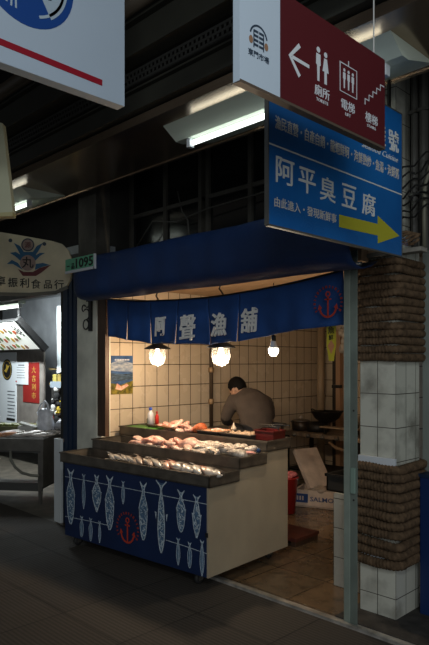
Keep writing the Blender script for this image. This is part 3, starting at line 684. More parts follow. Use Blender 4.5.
put('slabr', lambda: slab('fish_slab', .20, .12, .03, mat('ribbed_pink_flesh', (.60, .22, .19), .35, col2=(.72, .42, .36), nscale=30, stretch=(4, 1, 1), bump=.5, bscale=50), 4, 'fish piece', .1), (-.06, .47, .898), (-.1, -.05, .25), 1, 'flat ribbed pink fish slab at the right end of the middle tray', 'fish slabs')

# top tier
ZT = .978
bm = NB(); b2(bm, -.19, .19, -.10, .10, 0, .012, .004); o = obj('cutting_board', bm, mat('green_plastic', (.07, .22, .03), .5)); tag(o, 'green cutting board at the left end of the top tier', 'cutting board'); o.location = CW @ Vector((-1.49, .79, .962)); o.rotation_euler = (0, 0, A0)
bm = NB(); b2(bm, -1.708, .010, .68, .99, .945, .962); bm.transform(CW)
tag(obj('counter_board', bm, mat('dark_counter', (.06, .05, .04), .5, noise=.3)), 'dark board forming the working top of the uppermost tier', 'board')
def bottle(x, y, label, col, cap, h, r):
    t = thing('bottle', label, 'bottle', CW @ Vector((x, y, .975)))
    bm = NB(); lathe(bm, [(0, 0), (r, .002), (r, h * .62), (r * .9, h * .70), (r * .4, h * .80), (r * .38, h * .88)], 18); obj('bottle_body', bm, col, t, smooth=True)
    bm = NB(); lathe(bm, [(r * .5, h * .86), (r * .5, h * .97), (r * .3, h)], 14); obj('cap', bm, cap, t, smooth=True)
bottle(-1.43, .80, 'white squeeze bottle with a blue cap on the top tier', mat('white_plastic', (.55, .56, .60), .35), mat('blue_cap', (.02, .08, .5), .4), .185, .030)
bottle(-1.375, .83, 'slim red bottle right of the white squeeze bottle', mat('red_plastic', (.45, .02, .012), .35), mat('red_cap', (.35, .02, .015), .4), .15, .019)
bottle(-1.505, .84, 'small dark brown bottle left of the white squeeze bottle', mat('brown_glass', (.06, .03, .015), .2), M_black, .10, .016)
# wooden mallet / scaler
t = thing('wooden_scoop', 'dark wooden handled scoop lying right of the bottles', 'scoop', CW @ Vector((-1.27, .78, .975)), A0)
bm = NB(); tube(bm, [(-.12, .02, .02), (.0, .0, .02), (.22, -.03, .015)], .012, 8); obj('handle', bm, mat('warm_wood', (.18, .09, .04), .5), t, smooth=True)
bm = NB(); lathe(bm, [(.0, 0), (.045, .004), (.055, .03), (.05, .032), (.04, .01), (0, .008)], 20, Matrix.Translation((-.13, .02, .0))); obj('bowl', bm, mat('dark_wood2', (.05, .03, .02), .5), t, smooth=True)
for k, (x, y, key, mm, L_, W, T, lab) in enumerate((
        (-.80, .80, 'tc', M_orange, .13, .12, .085, 'orange-red roe mound on the top tier'),
        (-.63, .84, 'td', M_fillet2, .20, .12, .05, 'flat pale fillet pile right of the orange-red roe'))):
    put(key, lambda mm=mm, L_=L_, W=W, T=T, k=k: slab('fish_piece' if mm is not M_orange else 'roe_mound', L_, W, T, mm, k + 11, 'seafood', .05), (x, y, .962 + T * .5), (0, 0, .2 * k), 1, lab, 'seafood on the top tier')
bm = NB()
for k in range(6): box(bm, (-.95 + k * .02 - .12, .745 - .01 * k, .966 + .006 * k), (.50, .018, .004), Matrix.Rotation(.02 * k, 3, 'Z'))
bm.free()
for k in range(13):
    sd = k % 3; up = k >= 8; kk = k - 8 if up else k
    put('fil%d' % sd, None, (-1.24 + kk * .055 + (.05 if up else 0), .80 + .05 * (k % 2), .986 + (.030 if up else 0) + .012 * math.sin(kk * .9)), (rr.uniform(-.4, .4), rr.uniform(-.35, .35), rr.uniform(-1.5, .6)), rr.uniform(.85, 1.15),
        'pink fish piece in the %s layer of the top tier heap, %s from the left' % ('upper' if up else 'lower', ORD[kk]), 'pink fish pieces heaped on the top tier')
# steel pans with small seafood
def pan(x0, x1, y0, y1, label, food_label, m, h=.042):
    t = thing('steel_pan', label, 'pan', CW @ Vector(((x0 + x1) / 2, (y0 + y1) / 2, .963)), A0); W, D = (x1 - x0) / 2, (y1 - y0) / 2
    bm = NB(); b2(bm, -W, W, -D, D, 0, .006)
    for a in ((-W, W, -D, -D + .006), (-W, W, D - .006, D), (-W, -W + .006, -D, D), (W - .006, W, -D, D)): b2(bm, a[0], a[1], a[2], a[3], 0, h)
    obj('pan_body', bm, mat('dark_pan_steel', (.055, .05, .045), .4, metal=.6), t)
    bm = NB(); b2(bm, -W - .008, W + .008, -D - .008, -D + .004, h - .004, h); b2(bm, -W - .008, W + .008, D - .004, D + .008, h - .004, h); b2(bm, -W - .008, -W + .004, -D, D, h - .004, h); b2(bm, W - .004, W + .008, -D, D, h - .004, h)
    obj('rim', bm, mat('pan_rim_steel', (.22, .20, .17), .35, metal=.7), t)
    bm = NB(); r_ = random.Random(int(-x0 * 100))
    for k in range(170):
        bmesh.ops.create_icosphere(bm, subdivisions=1, radius=r_.uniform(.007, .014), matrix=Matrix.Translation((r_.uniform(-W + .018, W - .018), r_.uniform(-D + .018, D - .018), h - .016 + r_.uniform(0, .014))) @ Matrix.Diagonal((1.4, 1, .7, 1)))
    b2(bm, -W + .007, W - .007, -D + .007, D - .007, .007, h - .014)
    bm.transform(Matrix.Translation(CW @ Vector(((x0 + x1) / 2, (y0 + y1) / 2, .963))) @ Matrix.Rotation(A0, 4, 'Z'))
    tag(obj('shrimp', bm, m, smooth=True), food_label, 'shrimp', kind='stuff')
pan(-.74, -.50, .70, .94, 'shallow dark pan on the top tier left of the longer pan', 'small orange-pink shrimp heaped in the left shallow pan', mat('shrimp_orange', (.55, .27, .14), .35, noise=.3, nscale=30))
pan(-.48, -.16, .70, .95, 'longer dark shallow pan on the top tier in front of the man', 'pale brownish shellfish meat filling the longer pan', mat('shell_meat', (.42, .30, .20), .35, noise=.35, nscale=35))
# red basket
t = thing('red_basket', 'small dark red basket at the right end of the top tier', 'basket', CW @ Vector((-.075, .84, .963)), A0)
bm = NB()
def ring_box(bm, W, D, z0, z1, th, fl=0.):
    for sx, sy, w_, d_ in ((0, -1, W, th), (0, 1, W, th), (-1, 0, th, D), (1, 0, th, D)):
        box(bm, (sx * (W - th / 2), sy * (D - th / 2), (z0 + z1) / 2), (2 * w_ if sx == 0 else th, 2 * d_ if sy == 0 else th, z1 - z0))
ring_box(bm, .095, .08, 0, .075, .006); b2(bm, -.095, .095, -.08, .08, 0, .006); obj('basket_body', bm, mat('dark_red_plastic', (.07, .004, .004), .4), t)
bm = NB(); ring_box(bm, .102, .087, .072, .082, .012); obj('rim', bm, mat('red_rim', (.09, .006, .006), .4), t)
bm = NB(); tube(bm, [(-.10, 0, .078), (-.06, 0, .105), (.06, 0, .108), (.10, 0, .078)], .005, 6); obj('handle', bm, M_black, t, smooth=True)
t = thing('black_knife', 'black-handled knife lying across the red basket', 'knife', CW @ Vector((-.02, .86, 1.078)), A0 + .2)
bm = NB(); b2(bm, -.02, .11, -.010, .010, 0, .014, .003); obj('handle', bm, M_black, t)
bm = NB(); prism(bm, [(-.17, 0), (-.02, -.015), (-.02, .015)], .002, Matrix.Translation((0, 0, .006))); obj('blade', bm, M_steel, t)
bm = NB(); box(bm, (0, 0, 0), (.14, .07, .012), Matrix.Rotation(-.06, 3, 'Y'), .003); o = obj('foam_tray', bm, mat('white_foam', (.75, .70, .62), .7)); tag(o, 'white foam tray resting behind the pans below the man back', 'foam tray'); o.location = CW @ Vector((-.20, .975, 1.018)); o.rotation_euler = (0, 0, A0 + .1)
t = thing('jar', 'small pale pointed jar in front of the man left arm', 'jar', CW @ Vector((-.56, .975, .978)))
bm = NB(); lathe(bm, [(0, 0), (.025, 0), (.024, .04), (.008, .06), (.006, .08), (0, .082)], 14); obj('jar_body', bm, mat('cream_plastic', (.6, .5, .38), .4), t, smooth=True)

# ------------------------------------------------------------------ person at the bench
def skin(name, V, E_, Rad, m, parent, sub=2, root=0):
    me = bpy.data.meshes.new(name); me.from_pydata([tuple(v) for v in V], E_, []); o = bpy.data.objects.new(name, me); C.objects.link(o)
    md = o.modifiers.new('s', 'SKIN'); md.use_smooth_shade = True
    for i, r in enumerate(Rad):
        q = me.skin_vertices[0].data[i]; q.radius = r if isinstance(r, tuple) else (r, r); q.use_root = i == root
    sb = o.modifiers.new('d', 'SUBSURF'); sb.levels = sub; sb.render_levels = sub
    dg = bpy.context.evaluated_depsgraph_get(); me2 = bpy.data.meshes.new_from_object(o.evaluated_get(dg)); me2.name = name
    bpy.data.objects.remove(o); me2.materials.clear(); me2.materials.append(m)
    for p in me2.polygons: p.use_smooth = True
    q = bpy.data.objects.new(name, me2); C.objects.link(q); q.parent = parent
    return q
hd = math.radians(155); PX = (-4.06, 4.62)
man = thing('person', 'man in a brown-grey long-sleeved top bent over, seen from behind, at the back bench', 'person', (PX[0], PX[1], 0), hd)
# local axes: x forward (away and left of the picture), y to his left, z up
V = [(0, 0, .92), (.01, 0, 1.00), (.05, 0, 1.10), (.15, 0, 1.19), (.26, .02, 1.25), (.33, .03, 1.27),          # pelvis .. neck
     (.15, .13, 1.18), (.205, .222, 1.10), (.225, .245, 1.03), (.38, .165, .965), (.47, .10, .95),                  # left arm
     (.15, -.13, 1.16), (.205, -.222, 1.09), (.225, -.245, 1.03), (.38, -.165, .965), (.45, -.11, .95),            # right arm
     (0, .10, .86), (.03, .11, .50), (-.01, .12, .10), (.03, .12, .045), (.13, .13, .035),
     (0, -.10, .86), (.03, -.11, .50), (-.01, -.12, .10), (.03, -.12, .045), (.13, -.13, .035)]
E_ = [(0, 1), (1, 2), (2, 3), (3, 4), (4, 5), (3, 6), (6, 7), (7, 8), (8, 9), (9, 10), (3, 11), (11, 12), (12, 13), (13, 14), (14, 15), (0, 16), (16, 17), (17, 18), (18, 19), (19, 20), (0, 21), (21, 22), (22, 23), (23, 24), (24, 25)]
Rd = [(.10, .13), (.11, .15), (.12, .175), (.125, .185), (.055, .062), .046, .080, .052, .045, .036, .028, .075, .052, .045, .036, .028, .088, .060, .042, .042, .036, .088, .060, .042, .042, .036]
Rb = [.075, .065, .065, .075] + [min(r, (.045 if 5 < i < 16 else 1)) if not isinstance(r, tuple) else r for i, r in enumerate(Rd)][4:]
body = skin('body', V, E_, Rb, M_skin, man)
bm = NB(); rings = []
for x, z, w_, d_, tl in ((-.01, .85, .170, .125, 0), (-.005, .95, .165, .122, .1), (.025, 1.05, .178, .125, .35), (.08, 1.13, .192, .125, .6), (.15, 1.195, .195, .115, .85), (.215, 1.24, .155, .092, 1.05), (.262, 1.262, .085, .068, 1.2), (.30, 1.275, .058, .055, 1.25)):
    rings.append([(x + math.cos(a) * d_ * math.cos(tl), math.sin(a) * w_, z - math.cos(a) * d_ * math.sin(tl)) for a in [2 * PI * k / 24 for k in range(24)]])
loft(bm, rings)
for s_ in (1, -1):
    arm = [(.15, s_ * .12, 1.20), (.175, s_ * .175, 1.18 + .015 * s_), (.205, s_ * .222, 1.10), (.225, s_ * .245, 1.03), (.30, s_ * .215, .985), (.40, s_ * .15, .96), (.45, s_ * .115, .952)]
    tube(bm, arm, [.07, .082, .068, .060, .052, .043, .036], 16)
sh = obj('shirt', bm, M_shirt, man, smooth=True); md = sh.modifiers.new('r', 'REMESH'); md.mode = 'VOXEL'; md.voxel_size = .011; md.use_smooth_shade = True
md = sh.modifiers.new('s', 'SMOOTH'); md.factor = .6; md.iterations = 8
V3 = [(0, 0, .93), (0, .10, .86), (.03, .11, .50), (-.01, .12, .08), (0, -.10, .86), (.03, -.11, .50), (-.01, -.12, .08)]
skin('trousers', V3, [(0, 1), (1, 2), (2, 3), (0, 4), (4, 5), (5, 6)], [(.13, .165), .105, .076, .062, .105, .076, .062], M_trouser, man)
for s in (1, -1):
    bm = NB(); rings = []
    for x, w_, h_ in ((-.06, .03, .045), (-.04, .045, .075), (.03, .048, .085), (.10, .052, .06), (.17, .048, .045), (.20, .03, .035)):
        rings.append([(x, s * .125 + math.cos(a) * w_, max(0, h_ / 2 + math.sin(a) * h_ / 2)) for a in [2 * PI * i / 12 for i in range(12)]])
    loft(bm, rings); obj('shoe', bm, M_rubber, man, smooth=True)
# head, bent forward and down, turned left
HC = Vector((.39, .05, 1.305)); HR = Matrix.Translation(HC) @ Matrix.Rotation(.45, 4, 'Z') @ Matrix.Rotation(.75, 4, 'Y')
def ellip(bm, c, s, M, seg=24, cut=None):
    r_ = bmesh.ops.create_uvsphere(bm, u_segments=seg, v_segments=16, radius=1)
    for v in r_['verts']: v.co = M @ Vector((c[0] + v.co.x * s[0], c[1] + v.co.y * s[1], c[2] + v.co.z * s[2]))
bm = NB(); ellip(bm, (0, 0, .01), (.095, .076, .108), HR); ellip(bm, (.035, 0, -.055), (.058, .052, .06), HR); ellip(bm, (-.015, 0, -.085), (.05, .05, .06), HR)
head = obj('head', bm, M_skin, man, smooth=True)
bm = NB(); ellip(bm, (.102, 0, -.012), (.018, .012, .022), HR, 10); obj('nose', bm, M_skin, head, smooth=True)
bm = NB(); ellip(bm, (.088, 0, -.058), (.010, .022, .006), HR, 10); obj('mouth', bm, mat('lips', (.30, .11, .09), .5), head, smooth=True)
for s in (1, -1):
    bm = NB(); ellip(bm, (.084, s * .030, .010), (.010, .013, .007), HR, 10); obj('eye', bm, M_eye, head, smooth=True)
    bm = NB(); ellip(bm, (-.005, s * .077, -.012), (.020, .009, .030), HR, 12); obj('ear', bm, M_skin, head, smooth=True)
bm = NB(); r_ = bmesh.ops.create_uvsphere(bm, u_segments=28, v_segments=20, radius=1)
kill = []
for v in bm.verts:
    c = v.co.copy(); jit = 1 + .02 * math.sin(c.x * 23 + c.y * 17)
    v.co = Vector((-.010 + c.x * .098 * jit, c.y * .084 * jit, .022 + c.z * .106 * jit))
    if (v.co.x > .035 and v.co.z < .06) or v.co.z < -.055 or (abs(v.co.y) > .06 and v.co.z < -.005 and v.co.x > -.03): kill.append(v)
bmesh.ops.delete(bm, geom=kill, context='VERTS'); bm.transform(HR)
h_ = obj('hair', bm, M_hair, man, smooth=True); md = h_.modifiers.new('t', 'SOLIDIFY'); md.thickness = .012; md.offset = 0
# hands
for s, wr in ((1, Vector((.47, .10, .95))), (-1, Vector((.45, -.11, .95)))):
    d = Vector((.75, -s * .45, -.30)).normalized(); sd = Vector((0, 0, 1)).cross(d).normalized() * s; up = d.cross(sd) * s
    HV = [wr - d * .01, wr + d * .045]; HE = [(0, 1)]; HRd = [(.024, .024), (.020, .030)]
    for k, (off, L_) in enumerate(((-.030, .066), (-.010, .076), (.011, .072), (.031, .056))):
        b0 = wr + d * .085 + sd * off; i0 = len(HV)
        HV += [b0, b0 + d * L_ * .45 - up * .010, b0 + d * L_ * .75 - up * .030, b0 + d * L_ * .9 - up * .048]; HE += [(1, i0), (i0, i0 + 1), (i0 + 1, i0 + 2), (i0 + 2, i0 + 3)]; HRd += [.0105, .009, .0085, .0075]
    i0 = len(HV); tb = wr + d * .03 - sd * .035; HV += [tb, tb + d * .03 - sd * .022 - up * .01, tb + d * .055 - sd * .024 - up * .02]; HE += [(0, i0), (i0, i0 + 1), (i0 + 1, i0 + 2)]; HRd += [.013, .011, .009]
    skin('hand', HV, HE, HRd, M_skin, man, 1)
# bench he works at
t = thing('work_bench', 'steel work bench along the left tiled wall in front of the man', 'bench', (-4.73, 4.95, 0))
bm = NB(); b2(bm, -.185, .185, -.75, .75, .84, .87, .004); obj('bench_top', bm, M_steel, t)
for x in (-.16, .16):
    for y in (-.7, .7):
        bm = NB(); tube(bm, [(x, y, 0), (x, y, .84)], .018, 10); obj('leg', bm, M_steel, t, smooth=True)
bm = NB(); b2(bm, -.17, .17, -.7, .7, .22, .235); obj('shelf', bm, M_steel, t)

# ------------------------------------------------------------------ things on the stall walls
t = thing('poster', 'landscape poster with blue sky, dark lake and flowers on the left tiled wall', 'poster', (-4.918, 3.465, 1.277))
def P_(m, y0, y1, z0, z1, nm, dd=.004, pts=None):
    bm = NB()
    if pts: prism(bm, pts, dd, FACE_X)
    else: b2(bm, 0, dd, y0, y1, z0, z1)
    return obj(nm, bm, m, t)
P_(mat('poster_blue', (.01, .035, .11), .4, nscale=9, col2=(.06, .14, .30), stretch=(1, 1, 2)), 0, .262, 0, .375, 'sheet')
P_(mat('poster_cloud', (.06, .11, .20), .4, nscale=14, col2=(.45, .47, .48), stretch=(1, 1, 2.5)), 0, 0, 0, 0, 'cloud_print', .0048, [(.0, .23), (.262, .21), (.262, .30), (.10, .335), (.0, .30)])
P_(mat('poster_lake', (.010, .015, .02), .4, nscale=20, col2=(.08, .13, .19), stretch=(1, 1, 4)), 0, 0, 0, 0, 'lake_print', .0052, [(0, .12), (.262, .14), (.262, .20), (.14, .195), (0, .205)])
P_(mat('poster_meadow', (.03, .03, .006), .4, nscale=25, col2=(.28, .22, .03)), 0, 0, 0, 0, 'meadow_print', .0056, [(0, 0), (.262, 0), (.262, .13), (.12, .09), (0, .11)])
P_(mat('poster_flower', (.55, .20, .12), .4, nscale=30, col2=(.75, .5, .4)), 0, 0, 0, 0, 'flower_print', .0062, [(.05, .05), (.12, .035), (.21, .08), (.19, .10), (.12, .075), (.07, .105)])
text('LANDSCAPE', (.0065, .131, .337), .016, M_white, t, FACE_X, w=.19) if False else None
bm = NB(); 
for k in range(9): b2(bm, 0, .0055, .045 + k * .020, .057 + k * .020, .328, .342)
obj('title_print', bm, M_white, t)
t = thing('wall_pipe', 'dark vertical pipe with clamps on the left tiled wall behind the man', 'pipe', (-4.895, 4.80, .87))
bm = NB(); tube(bm, [(0, 0, 0), (0, 0, 1.43)], .022, 12); obj('pipe', bm, mat('rusty_pipe', (.05, .032, .018), .6, noise=.4), t, smooth=True)
for z in (.25, .60):
    bm = NB(); lathe(bm, [(.028, z), (.034, z + .01), (.034, z + .05), (.028, z + .06)], 12); obj('clamp', bm, mat('brass', (.32, .22, .12), .5, metal=.4), t, smooth=True)
bm = NB(); tube(bm, [(-4.82, 6.77, 0), (-4.82, 6.77, 2.3)], .05, 14); tag(obj('corner_pipe', bm, mat('beige_pipe', (.36, .27, .17), .5), smooth=True), 'thick beige drain pipe in the back corner of the stall', 'pipe')
t = thing('door_frame', 'narrow wooden frame post against the back wall near the right post', 'frame', (-4.60, 6.76, 0))
bm = NB(); b2(bm, -.03, .03, 0, .08, 0, 2.0); obj('jamb', bm, mat('black_frame', (.02, .014, .01), .5), t)
bm = NB(); b2(bm, .035, .10, -.02, .08, 0, 2.0); obj('door_edge', bm, mat('warm_door_wood', (.40, .25, .15), .5), t)
bm = NB(); b2(bm, .0, .12, -.06, .0, 1.25, 1.29); obj('door_latch', bm, M_black, t)
bm = NB()
for k in range(5): box(bm, (-3.5 + .02 * k, 5.0 + .01 * k, 1.95 - .0 * k), (.01, .01, .01))
bm.free()
# yellow hanging tag
t = thing('yellow_tag', 'yellow pointed paper tag hanging below the curtain by the right post', 'tag', (-2.335, 3.40, 1.60))
bm = NB(); prism(bm, [(-.018, .0), (.018, .0), (.022, .03), (.036, .10), (.036, .26), (-.036, .26), (-.036, .10), (-.022, .03)], .004, FACE_Y); obj('tag_sheet', bm, M_yellow, t)
bm = NB(); prism(bm, [(0, .045), (.026, .10), (.0, .14), (-.026, .10)], .002, Matrix.Translation((0, -.004, 0)) @ FACE_Y); obj('orange_print', bm, mat('salmon_print', (.60, .25, .10), .6), t)
text('魚', (0, -.006, .205), .05, M_ink, t, FACE_Y, bold=.01)
text('鮮', (0, -.006, .155), .035, M_ink, t, FACE_Y)
bm = NB(); tube(bm, [(0, -.002, .26), (0, -.002, .68)], .0015, 5); obj('string', bm, M_ink, t)
bm = NB()
for k in range(14):
    bmesh.ops.create_icosphere(bm, subdivisions=2, radius=.04, matrix=Matrix.Translation((-4.13 + .05 * math.sin(k * 2), 6.3 + .03 * math.cos(k), 1.68 + .03 * k)) @ Matrix.Diagonal((1, 1, 1.3, 1)))
tag(obj('hanging_bags', bm, mat('pale_bag', (.36, .33, .29), .5, noise=.2), smooth=True), 'bunch of pale plastic bags hanging near the back wall by the right post', 'bags', kind='stuff')

# ------------------------------------------------------------------ kitchen corner
t = thing('stove', 'dark steel stove table against the back wall holding the wok', 'stove', (-4.17, 6.17, 0))
bm = NB(); b2(bm, -.60, .50, -.28, .30, .70, .75, .004); obj('stove_top', bm, mat('grimy_steel', (.22, .17, .12), .5, metal=.3, noise=.4), t)
for x in (-.55, .45):
    for y in (-.24, .26):
        bm = NB(); b2(bm, x - .02, x + .02, y - .02, y + .02, 0, .70); obj('leg', bm, M_black, t)
bm = NB(); b2(bm, -.57, .47, -.25, .28, .28, .30); obj('shelf', bm, M_black, t)
bm = NB(); lathe(bm, [(.13, .75), (.14, .80), (.12, .86), (.10, .86), (.11, .76)], 20, Matrix.Translation((-.23, -.05, 0))); obj('burner', bm, M_black, t, smooth=True)
bm = NB(); tube(bm, [(.1, -.29, .67), (.2, -.31, .62), (.3, -.30, .60), (.42, -.31, .66)], .018, 8); obj('gas_pipe', bm, mat('worn_brass', (.22, .15, .09), .5), t, smooth=True)
for x in (-.4, -.2, .0, .2):
    bm = NB(); lathe(bm, [(.028, 0), (.028, .02), (.012, .022), (.012, .04)], 12, Matrix.Translation((x, -.28, .72)) @ Matrix.Rotation(PI / 2, 4, 'X')); obj('knob', bm, M_steel, t, smooth=True)
t = thing('wok', 'wide black wok sitting high on the burner in the back corner', 'wok', (-4.27, 6.12, .862))
t.scale = (.88, .88, .9)
bm = NB(); lathe(bm, [(0, 0), (.10, .012), (.17, .07), (.215, .15), (.225, .155), (.205, .15), (.16, .075), (.09, .02), (0, .01)], 28); obj('pan', bm, M_black, t, smooth=True)
bm = NB()
for s in (-1, 1): tube(bm, [(s * .215, -.03, .15), (s * .25, -.02, .17), (s * .25, .02, .17), (s * .215, .03, .15)], .007, 6)
obj('handle', bm, M_black, t, smooth=True)
t = thing('stock_pot', 'dark metal pot with lid knob left of the wok', 'pot', (-4.61, 6.06, .752))
t.scale = (.86, .86, .86)
bm = NB(); lathe(bm, [(0, 0), (.115, .002), (.13, .02), (.135, .13), (.12, .135), (0, .13)], 24); obj('pot_body', bm, mat('sooty_steel', (.05, .04, .033), .35, metal=.6), t, smooth=True)
bm = NB(); lathe(bm, [(.138, .132), (.12, .15), (.03, .165), (0, .166)], 24); obj('lid', bm, M_steel, t, smooth=True)
bm = NB(); bmesh.ops.create_uvsphere(bm, u_segments=10, v_segments=8, radius=.022, matrix=Matrix.Translation((0, 0, .185))); obj('lid_knob', bm, mat('pale_knob', (.5, .42, .35), .4), t, smooth=True)
bm = NB()
for s in (-1, 1): tube(bm, [(s * .13, 0, .10), (s * .165, .02, .11), (s * .165, -.02, .11), (s * .13, 0, .095)], .007, 6)
obj('handle', bm, M_black, t, smooth=True)
t = thing('low_rack', 'thin pale rack board standing on the stove in front of the wok', 'rack', (-4.22, 5.90, .751))
t.scale = (.9, 1, .8)
bm = NB(); b2(bm, 0, .55, 0, .12, .095, .112); obj('board', bm, mat('pale_board_mat', (.32, .24, .16), .6), t)
for x in (.03, .49):
    bm = NB(); b2(bm, x, x + .03, .04, .07, 0, .095); obj('leg', bm, M_black, t)
rr2 = random.Random(5)
for k, (x, y, r, h, lab) in enumerate(((-4.44, 6.36, .05, .10, 'small brown tin on the stove between pot and wok'), (-3.93, 6.20, .05, .12, 'small dark tin on the stove right of the wok'), (-3.75, 6.10, .045, .16, 'tall dark bottle-like tin at the right end of the stove'))):
    t = thing('tin', lab, 'tin', (x, y, .752)); bm = NB(); lathe(bm, [(0, 0), (r, 0), (r, h), (r * .9, h + .004), (0, h + .004)], 18); obj('tin_body', bm, mat('tin_%d' % k, (.14 - .03 * k, .085, .05), .45, metal=.3), t, smooth=False)
    bm = NB(); lathe(bm, [(r * 1.05, h - .012), (r * 1.05, h + .008), (0, h + .010)], 18); obj('lid', bm, M_steel, t)
# salmon box
t = thing('salmon_box', 'white polystyrene fish box printed SALMON standing on the wet floor', 'box', (-4.205, 5.40, 0), math.radians(21))
M_foam = mat('dirty_white_foam', (.60, .50, .42), .75, noise=.12, nscale=12, bump=.3, bscale=90)
bm = NB(); b2(bm, 0, .62, 0, .36, 0, .02)
for a in ((0, .62, 0, .025), (0, .62, .335, .36), (0, .025, 0, .36), (.595, .62, 0, .36)): b2(bm, a[0], a[1], a[2], a[3], 0, .185, .004)
obj('box_body', bm, M_foam, t)
bm = NB(); b2(bm, .10 - .08, .16, -.003, .001, .05, .145); obj('logo_patch', bm, mat('print_blue', (.02, .06, .22), .5), t)
text('SALMON', (.345, -.002, .095), .050, mat('print_blue2', (.035, .07, .20), .5), t, FACE_Y, w=.32, bold=.012)
bm = NB()
for k in range(3): b2(bm, .035 + .03 * k, .052 + .03 * k, -.0045, -.001, .075, .12)
obj('patch_mark', bm, M_foam, t)
bx_ = Vector((.22, .975, 0)).normalized(); sx_ = Vector((-.16 * .704 - .25 * .710, -.16 * .710 + .25 * .704, .42))
sx_ = (sx_ - bx_ * sx_.dot(bx_)).normalized(); nx_ = sx_.cross(bx_)
Mw = Matrix(((bx_.x, nx_.x, sx_.x, -4.07), (bx_.y, nx_.y, sx_.y, 5.50), (bx_.z, nx_.z, sx_.z, .19), (0, 0, 0, 1)))
Ml = (Matrix.Translation((-4.205, 5.40, 0)) @ Matrix.Rotation(math.radians(21), 4, 'Z')).inverted() @ Mw
bm = NB(); b2(bm, 0, .33, -.03, 0, 0, .48, .004); bm.transform(Ml)
lid = obj('lid', bm, M_foam, t); lid['label'] = 'pale foam lid leaning up out of the box'
bm = NB()
for a in ((0, .022, 0, .48), (.308, .33, 0, .48), (.022, .308, .458, .48), (.022, .308, 0, .022)): b2(bm, a[0], a[1], 0, .018, a[2], a[3])
bm.transform(Ml); obj('lid_rim', bm, M_foam, lid)
bm = NB(); r_ = random.Random(9)
for k in range(9):
    bmesh.ops.create_icosphere(bm, subdivisions=2, radius=.05, matrix=Matrix.Translation((-4.04 + r_.uniform(-.06, .12), 5.58 + r_.uniform(-.04, .05), .17 + r_.uniform(-.02, .05))) @ Matrix.Diagonal((1.2, 1, .7, 1)))
tag(obj('plastic_sheet', bm, mat('cloudy_plastic', (.40, .34, .28), .3, noise=.2), smooth=True), 'crumpled cloudy plastic bag inside the salmon box', 'plastic bag', kind='stuff')
# bucket
t = thing('red_bucket', 'red plastic bucket with a pink cloth on top beside the cart', 'bucket', (-4.07, 5.11, 0))
bm = NB(); lathe(bm, [(0, 0), (.085, .004), (.112, .36), (.122, .365), (.122, .385), (.108, .385), (.08, .02), (0, .015)], 26); obj('bucket_body', bm, mat('bucket_red', (.36, .018, .014), .4), t, smooth=True)
bm = NB(); tube(bm, arc_pts if False else [(.118 * math.cos(a), .118 * math.sin(a), .375 - .05 * abs(math.sin(a))) for a in [PI * k / 12 for k in range(13)]], .005, 6); obj('handle', bm, M_white, t, smooth=True)
bm = NB(); r_ = random.Random(4)
for k in range(8): bmesh.ops.create_icosphere(bm, subdivisions=2, radius=.052, matrix=Matrix.Translation((-4.07 + r_.uniform(-.05, .05), 5.11 + r_.uniform(-.05, .05), .385 + r_.uniform(-.01, .03))) @ Matrix.Diagonal((1.1, 1.1, .6, 1)))
tag(obj('pink_cloth', bm, mat('pink_cloth_mat', (.62, .18, .18), .8), smooth=True), 'crumpled pink cloth lying in the mouth of the red bucket', 'cloth')
# tiled block and crate
bm = NB(); b2(bm, 0, .39, 0, .85, 0, .66); o = tag(obj('tiled_block', bm, T_block), 'low block faced with white tiles behind the grey-green post', 'block'); o.location = (-2.524, 3.70, -.003)
t = thing('black_crate', 'black plastic crate standing on the white tiled block', 'crate', (-2.46, 3.90, .659))
bm = NB(); ring_box(bm, .145, .17, 0, .125, .012); b2(bm, -.145, .145, -.17, .17, 0, .010); obj('crate_body', bm, mat('black_plastic', (.018, .017, .016), .5), t)
bm = NB(); ring_box(bm, .155, .18, .105, .125, .016); obj('rim', bm, M_black, t)
# low red-brown step
t = thing('low_step', 'low red-brown wooden step on the wet floor behind the cart', 'step', (-3.40, 4.42, -.003), math.radians(2))
bm = NB(); b2(bm, -.30, .14, -.22, .14, .045, .075, .004); obj('deck', bm, mat('red_brown_paint', (.09, .020, .013), .5, noise=.3, nscale=12), t)
for x in (-.28, .08):
    bm = NB(); b2(bm, x, x + .05, -.21, .13, 0, .045); obj('runner', bm, M_wood, t)

# scroll bracket on the pillar
t = thing('iron_bracket', 'black wrought iron scroll bracket on the pillar under the number plate', 'bracket', (-4.905, 3.225, 1.90))
bm = NB(); b2(bm, -.02, .02, -.01, .013, -.02, .27); obj('back_bar', bm, M_black, t)
M = Matrix.Translation((0, 0, 0)) @ FACE_Y; bm = NB()
for cx, cz, r_, a0, a1 in ((-.075, .045, .045, 0, 2 * PI), (-.07, .14, .05, -1.4, 2.2), (-.11, .20, .03, .5, 4.5), (-.05, .235, .03, -2, 2)):
    tube(bm, [(cx + r_ * math.cos(a0 + (a1 - a0) * i / 18), 0, cz + r_ * math.sin(a0 + (a1 - a0) * i / 18)) for i in range(19)], .006, 6)
obj('scroll', bm, M_black, t, smooth=True)

